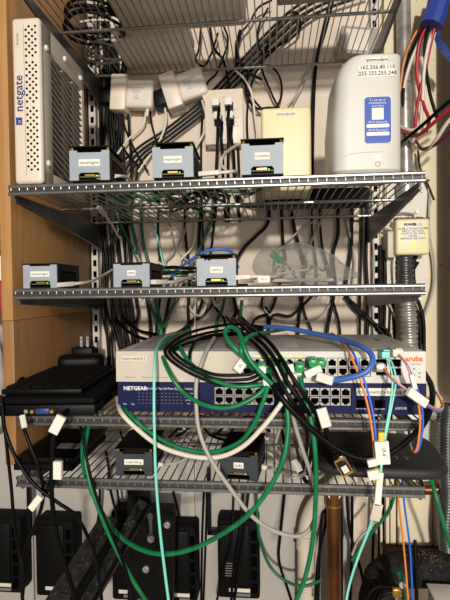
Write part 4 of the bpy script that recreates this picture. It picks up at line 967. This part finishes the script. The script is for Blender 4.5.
patch('thick black cable swinging round under the right switch end', [(262, 368, -.014), (270, 381, -.04), (284, 401, -.055), (302, 420, -.055), (322, 438, -.052), (345, 453, -.05), (366, 459, -.048), (388, 454, -.045), (408, 440, -.035), (424, 423, -.02), (432, 402, .0), (431, 385, .05), (424, 372, .14)], .0042, 'cable_black', [(0, 'paper')])
t = patch('black network cable ending in an unplugged gold connector', [(318, 405, -.045), (324, 418, -.05), (327, 432, -.05), (333, 448, -.048), (338, 457, -.045)], .0034, 'cable_black', None, [((321, 408, -.05), (327, 427, -.052), .013, None)])
pg = build('connector', box(-.001, .024, -.005, .005, -.007, .007, b=.001), 'black_gloss', t); pg.location = P(338, 457, -.045) - t.location; pg.rotation_euler = dir_frame(P(338, 457, -.045), P(347, 472, -.045))
for zz in (-.0078, .0066): build('gold_rail', box(.002, .025, -.0058, .0058, zz, zz + .0012), 'gold', pg)
for xx in (.001, .0225): build('gold_band', box(xx, xx + .0025, -.0058, -.0046, -.0075, .0075), 'gold', pg)
build('clear_tip', box(.012, .0215, -.0056, -.0048, -.004, .004), 'paper_clear', pg)
for k in range(3):
    o = build('strain_ring', smooth_all(cyl(bmesh.new(), (0, 0, 0), (.0025, 0, 0), .0048, n=12)), 'black_matte', t); o.location = P(331 + k * 2.6, 445 + k * 4.2, -.047) - t.location; o.rotation_euler = dir_frame(P(331, 445, -.047), P(338, 457, -.047))
t = patch('blue network cable arching over the white switch to a labelled plug', [(244, 329, .2), (262, 327, .16), (285, 328, .12), (312, 333, .08), (340, 339, .03), (360, 346, -.015), (371, 354, -.035), (372, 364, -.045), (364, 373, -.048), (348, 378, -.045), (333, 380, -.038), (322, 377, -.03)], .0040, 'cable_blue', None, [((333, 381, -.044), (317, 376, -.036), .012, None)])
for nm, m_, dx in (('orange', 'fiber_orange', 0), ('blue', 'fiber_blue', 3.6)):
    patch('%s thin fibre line running down over the white and blue switches' % nm, [(328 + dx, 333, .16), (340 + dx, 341, .05), (349 + dx, 352, -.02), (356 + dx, 368, -.035), (363 + dx, 388, -.04), (369 + dx, 412, -.045), (373 + dx * .8, 438, -.05), (375 + dx * .6, 466, -.05)], .0016, m_, name='fiber_cable')
    patch('%s thin fibre line trailing down past the upright cream boards' % nm, [(397 + dx * 1.4, 478, .1), (399 + dx * 1.5, 505, .1), (403 + dx * 1.7, 540, .1), (406 + dx * 1.5, 572, .1), (409 + dx, 612, .1)], .0016, m_, name='fiber_cable')
    patch('%s short fibre line hanging in a loop below the blue switch' % nm, [(396, 352 + dx * .4, -.012), (405, 362, -.03), (411 + dx * .3, 376, -.035), (417 + dx * .7, 396, -.035), (420 + dx * .8, 420, -.035), (418 + dx * .6, 444, -.035), (414 + dx * .4, 452, -.03), (410, 442, -.01), (408 + dx * .4, 425, .03)], .0016, m_, name='fiber_cable', flags=(((411, 374, -.039), (415, 389, -.039), .006, None),) if dx == 0 else ())
    patch('%s fibre line bending out round the end of the blue switch' % nm, [(382, 366 + dx * .3, -.012), (392, 378 + dx * .3, -.035), (406, 389 + dx * .3, -.04), (424, 402 + dx * .5, -.03), (437, 409 + dx * .6, .0), (443, 406 + dx * .3, .03), (437, 394, .06), (428, 384, .1)], .0016, m_, name='fiber_cable', flags=(((408, 391, -.046), (426, 404, -.036), .012, None),) if dx == 0 else ())
for i, dx in enumerate((0, 3.2)):
    patch('aqua fibre line of a pair falling from the white switch', [(384 + dx, 355, -.012), (390 + dx, 366, -.03), (392.5 + dx, 382, -.036), (390 + dx * .6, 405, -.042), (386 + dx * .4, 428, -.048), (382 + dx * .3, 455, -.05), (378 + dx * .3, 490, -.05), (371 + dx * .3, 522, -.045), (358 + dx * .3, 556, -.03), (349 + dx * .2, 585, -.02), (344 + dx * .2, 612, -.02)], .0013, 'aqua', name='fiber_cable', group='aqua fibre pair')
t = thing('fiber_module', 'aqua optical module plug in the upper slot of the white switch', 'connector', P(384, 354, -.006)); build('housing', box(-.0055, .0055, -.012, .02, -.0045, .0045, b=.001), 'aqua', t); build('latch', box(-.0045, .0045, -.017, -.006, .0055, .008, b=.001), 'aqua', t)
t = thing('fiber_module', 'grey optical module plug in the lower slot of the white switch', 'connector', P(379, 367, -.006)); build('housing', box(-.006, .007, -.012, .02, -.005, .005, b=.001), 'conduit', t); build('latch', box(-.0045, .0045, -.015, -.006, .005, .007, b=.001), 'paper_clear', t)
t = thing('fiber_module', 'beige optical module plug beside the aqua plug', 'connector', P(396, 352, -.006)); build('housing', box(-.007, .007, -.012, .02, -.005, .005, b=.001), 'paper_clear', t); build('latch', box(-.0045, .0045, -.015, -.006, .005, .007, b=.001), 'pvc', t)
t = thing('cable_tag', 'folded white paper tag on the fibre lines before the black router', 'tag', P(379, 452, -.056))
for (a_, b_, wd_) in (((381, 441, -.057), (383, 464, -.057), .018), ((371, 459, -.056), (373, 466, -.056), .012), ((372, 470, -.056), (374, 479, -.056), .014)): flag(t, P(*a_) - t.location, P(*b_) - t.location, wd_, name='tag_leaf')
text('LR-8', .006, P(384, 452, -.061) - t.location, t, 'ink', rot=(PI / 2, PI / 2, 0))
build('yellow_clip', box(-.004, .004, -.004, .004, -.007, .007, b=.0015), 'yellow', t).location = P(381, 437, -.052) - t.location
t = thing('fiber_plug', 'cream fibre plug with white boot hanging on the aqua line', 'connector', P(376, 507, -.052))
for (a_, b_, wd_, m_) in (((380, 472, -.052), (377, 505, -.052), .0085, 'paper'), ((378, 503, -.052), (374, 520, -.052), .013, 'pvc'), ((376.5, 468, -.053), (376, 480, -.053), .006, 'yellow')): flag(t, P(*a_) - t.location, P(*b_) - t.location, wd_, m=m_, name='plug_body')

# folded leaflet stuck on the white switch
t = thing('paper_tag', 'folded paper tag on a green cable above the white switch ports', 'tag', P(241, 366, -.038)); flag(t, P(236, 371, -.040) - t.location, P(244, 360, -.036) - t.location, .013, name='tag_leaf', txt='Pi')
for i, (x_, y_) in enumerate(((277, 372), (290, 370))):
    t = thing('paper_tag', 'white paper tag wrapped on a cable at the white switch ports', 'tag', P(x_, y_, -.035), 0, 'paper tags at the ports'); flag(t, Vector((0, 0, .008)), Vector((.003, 0, -.012)), .009, name='tag_leaf')
t = thing('paper_tag', 'slanted white paper tag beside the paired green port plugs', 'tag', P(312, 372, -.032)); flag(t, P(305, 375, -.033) - t.location, P(321, 368, -.031) - t.location, .010, name='tag_leaf')

# -- black cords hanging from the laptop
L1 = 'black cord from the laptop '
patch(L1 + 'with small tag, crossing its neighbour low down', [(22, 413, -.01), (24, 428, -.03), (30, 445, -.035), (38, 465, -.035), (43, 486, -.03), (42, 505, -.02), (35, 525, -.01), (26, 548, .0), (22, 572, .0), (23, 612, .0)], .0027, 'cable_black', None, [((22, 415, -.03), (24.5, 428, -.034), .006, None)], name='power_cable')
patch(L1 + 'swinging across to the diagonal steel arm', [(2, 405, -.02), (5, 430, -.03), (17, 460, -.035), (35, 485, -.035), (57, 502, -.03), (76, 516, -.02), (90, 542, -.01), (98, 572, -.01), (103, 612, -.01)], .0027, 'cable_black', name='power_cable')
patch(L1 + 'with two white paper tags hanging straight down', [(68, 410, -.018), (60, 420, -.035), (54, 436, -.04), (52, 462, -.04), (52, 500, -.038), (58, 540, -.03), (68, 575, -.025), (80, 612, -.02)], .0034, 'cable_black', None, [((62, 416, -.042), (53, 433, -.044), .014, None), ((58, 461, -.046), (58, 479, -.046), .012, None)], name='power_cable')
patch(L1 + 'hanging at the outer edge past the power units', [(1, 395, -.03), (6, 440, -.03), (11, 485, -.025), (14, 520, -.02), (19, 550, -.015), (24, 575, -.015), (21, 612, -.01)], .0024, 'cable_black', name='power_cable')
patch('thin black cord running down beside the green cables', [(78, 404, .05), (81, 430, .0), (88, 465, -.012), (97, 498, -.012), (111, 532, -.01), (124, 565, .0), (136, 606, .01)], .0022, 'cable_black', name='power_cable')
t = patch('black cable knot with a printed tag below the flat black box', [(56, 472, -.005), (53, 480, -.018), (50, 486, -.02), (46, 492, -.022), (42, 497, -.025), (36, 503, -.028)], .004, 'cable_black', None, [((41, 496, -.034), (31, 509, -.034), .010, None)], name='power_cable')
# -- cords behind and below the lowest shelf
for pts in ([(172, 488, .38), (178, 510, .38), (181, 540, .36), (178, 570, .35), (172, 600, .34)], [(204, 488, .385), (202, 540, .385), (201, 610, .385)], [(207, 486, .387), (206, 530, .387), (203, 612, .387)], [(234, 488, .34), (231, 540, .32), (222, 575, .32), (216, 606, .32)], [(244, 488, .34), (240, 530, .32), (233, 580, .32), (231, 606, .32)], [(249, 488, .34), (244, 530, .325), (238, 575, .32), (233, 610, .32)],
            [(285, 488, .385), (281, 530, .385), (279, 560, .385), (288, 590, .385), (295, 612, .385)], [(106, 452, .13), (109, 470, .16), (110, 488, .2), (114, 505, .24), (117, 520, .3), (116, 560, .33)], [(100, 488, .36), (98, 520, .37), (88, 560, .37)], [(117, 488, .35), (119, 510, .35), (115, 540, .36)],
            [(341, 488, .33), (342, 540, .33), (342, 612, .33)], [(346, 485, .34), (350, 530, .33), (362, 575, .32), (368, 612, .32)], [(352, 480, .36), (352, 540, .36), (350, 612, .36)], [(375, 500, .36), (373, 550, .36), (372, 600, .36)], [(379, 505, .37), (379, 550, .37), (376, 600, .37)], [(383, 488, .372), (384, 540, .372), (381, 600, .372)], [(324, 500, .33), (320, 540, .32), (318, 612, .32)], [(322, 498, .35), (326, 520, .34), (318, 560, .335), (315, 612, .335)],
            [(120, 430, .34), (124, 450, .36), (110, 470, .36), (108, 490, .36)], [(260, 430, .3), (262, 455, .28), (255, 470, .3)], [(282, 430, .3), (284, 450, .28), (278, 470, .3)], [(180, 430, .3), (196, 424, .26), (206, 432, .28), (196, 446, .3), (184, 442, .3)], [(408, 470, .2), (420, 480, .1), (424, 492, .05)],
            [(415, 540, .22), (416, 570, .21), (417, 612, .2)]):
    bgB(pts, random.choice((.0026, .0032)))
for pts in ([(295, 440, .2), (300, 460, .15), (312, 475, .12), (330, 470, .15)], [(170, 425, .3), (150, 432, .3), (165, 442, .3), (190, 436, .3)], [(352, 555, .28), (358, 540, .28), (370, 528, .28), (380, 515, .28)], [(280, 428, .2), (276, 448, .2), (290, 460, .18)]): bgB(pts, .0028, 'cable_grey')
for pts in ([(268, 430, .25), (258, 445, .22), (272, 455, .22), (285, 470, .2), (318, 475, .18)], [(376, 488, .33), (381, 520, .345), (381, 600, .345)]): bgB(pts, .0028, 'cable_white')
t = lead('black network plug with brass tip lying on the lowest shelf', [(299, 470, .03), (303, 477, .025), (307, 482, .03), (312, 480, .06)], .003, 'cable_black', L=.016)

# -- house wiring at the right
WL = '%s insulated wire gathered in the blue tape bundle'
for m_, nm, pts in (
    ('cable_black', 'black', [(442, -20, .30), (432, 10, .30), (420, 32, .31), (410, 56, .33), (406, 76, .34), (403, 95, .35), (404, 120, .36)]), ('cable_white', 'white', [(445, -20, .30), (434, 10, .30), (424, 32, .31), (413, 56, .325), (407, 74, .335), (404, 88, .345)]),
    ('fiber_orange', 'thin orange', [(438, -20, .30), (428, 12, .31), (414, 36, .32), (404, 60, .34), (400, 92, .35)]), ('red', 'red', [(446, -20, .29), (436, 10, .29), (421, 38, .31), (417, 62, .32), (418, 84, .325), (424, 106, .32), (429, 120, .31), (426, 132, .31)]),
    ('red', 'red', [(448, -20, .29), (439, 10, .29), (431, 42, .30), (426, 66, .31), (420, 92, .32), (416, 115, .33), (415, 135, .33)]), ('cable_black', 'black', [(440, -20, .3), (430, 20, .3), (425, 44, .3), (426, 68, .31), (430, 94, .31), (437, 118, .31)]),
    ('cable_white', 'white', [(443, -20, .3), (436, 20, .3), (428, 46, .3), (424, 72, .31), (423, 95, .32), (420, 130, .33)])):
    cord('electrical_wire', WL % nm, 'wire', pts, .0034 if m_ != 'fiber_orange' else .002, m_, 'wires in the blue tape bundle')
WL2 = '%s insulated wire crossing toward the modem from the flue pipe side'
for m_, nm, pts in (
    ('cable_black', 'black', [(462, 92, .22), (446, 104, .24), (426, 122, .27), (408, 137, .31), (398, 145, .35)]), ('red', 'red', [(462, 98, .21), (446, 112, .23), (430, 126, .26), (416, 136, .30), (406, 132, .34), (398, 128, .37)]),
    ('cable_white', 'white', [(462, 108, .2), (448, 122, .22), (436, 140, .25), (428, 149, .28), (418, 147, .32), (410, 140, .35)]), ('maroon', 'dark red', [(462, 120, .21), (448, 134, .23), (434, 145, .26), (422, 149, .30), (416, 142, .34)]), ('pvc', 'cream', [(398, 125, .36), (406, 129, .34), (414, 130, .33), (422, 124, .33)])):
    cord('electrical_wire', WL2 % nm, 'wire', pts, .0036, m_, 'wires crossing toward the modem')
t = thing('blue_tape', 'crumpled blue tape wrapped round a bundle of wires', 'tape', P(436, 13, .29)); o0 = t.location
build('wrap', tube(bmesh.new(), [P(431, 26, .29) - o0, P(434, 18, .29) - o0, P(437, 8, .29) - o0, P(442, -14, .29) - o0], .0215, 10, rfun=lambda u_: 1 + .12 * math.sin(u_ * 9)), 'tape_blue', t, smooth=.5)
bm = bmesh.new(); s_ = spline([P(*p) - o0 for p in ((436, 34, .285), (440, 44, .282), (446, 51, .28), (454, 60, .28))], 4); ring = []
for i, p in enumerate(s_): ring.append((bm.verts.new(p + Vector((.003, 0, .009 + .002 * math.sin(i * 2)))), bm.verts.new(p + Vector((-.003, .001, -.009 + .002 * math.sin(i * 3))))))
for (a_, b_), (c_, d_) in zip(ring, ring[1:]): bm.faces.new((a_, b_, d_, c_))
bmesh.ops.solidify(bm, geom=bm.faces[:], thickness=.0008); build('tail', bm, 'tape_blue', t)
cord('electrical_wire', 'thin brown wire dropping behind the steel plate top', 'wire', [(418, 150, .37), (420, 168, .375), (428, 185, .372), (434, 200, .37)], .0024, 'brown_cloth')

# ================================================================== clutter lying on the shelves behind the cases
ps = thing('power_strip', 'black power strip with outlets lying behind the cream box', 'power strip', (.475, .285, ZB + z1 + .0005), math.radians(2))
build('body', box(-.10, .10, -.024, .024, 0, .034, b=.004), 'black', ps)
for k in range(5):
    oc = build('outlet', box(-.088 + k * .036, -.060 + k * .036, -.014, .014, .0335, .0350, b=.0005), 'black_matte', ps)
    for sx in (-.004, .004): build('slot', box(-.0745 + k * .036 + sx, -.0735 + k * .036 + sx, -.005, .003, .0345, .0353), 'void', oc)
build('switch', box(.084, .096, -.008, .008, .0335, .038, b=.001), 'red', ps)
random.seed(21)
LAY = [0]
def lying(z, x0, x1, y0, y1, m, r, lab, n=5, grp=None):
    lay = LAY[0] % 6; LAY[0] += 1
    xs = sorted(random.uniform(x0, x1) for _ in range(n)); xs[0], xs[-1] = x0, x1
    pts = [(x, random.uniform(y0, y1), ZB + z + r + .0008 + lay * .0064) for x in xs]
    cord('loose_cable', lab, 'cable', pts, r, m, grp or lab.replace('cable', 'cables'), world=True)
for m, r, nm, k in (('cable_black', .0028, 'black', 6), ('green_dark', .003, 'dark green', 3), ('cable_white', .0026, 'white', 4), ('cable_grey', .0026, 'grey', 3)):
    for i in range(k):
        a = random.uniform(.08, .26); lying(z1, a, a + random.uniform(.12, .22), .12, .34, m, r, nm + ' cable lying loose behind cases on the firewall shelf')
for m, r, nm, k in (('cable_black', .0026, 'black', 3), ('cable_white', .0024, 'white', 3), ('green_dark', .003, 'dark green', 2)):
    for i in range(k):
        a = random.uniform(.10, .24); lying(z2, a, a + random.uniform(.08, .14), .13, .34, m, r, nm + ' cable lying loose behind the case labelled otto')
for m, r, nm, k in (('cable_black', .0026, 'black', 4), ('cable_grey', .0028, 'grey', 2), ('cable_white', .0026, 'white', 2)):
    for i in range(k):
        a = random.uniform(.20, .30); lying(z4, a, a + random.uniform(.08, .14), .14, .33, m, r, nm + ' cable lying loose on the lowest wire shelf')
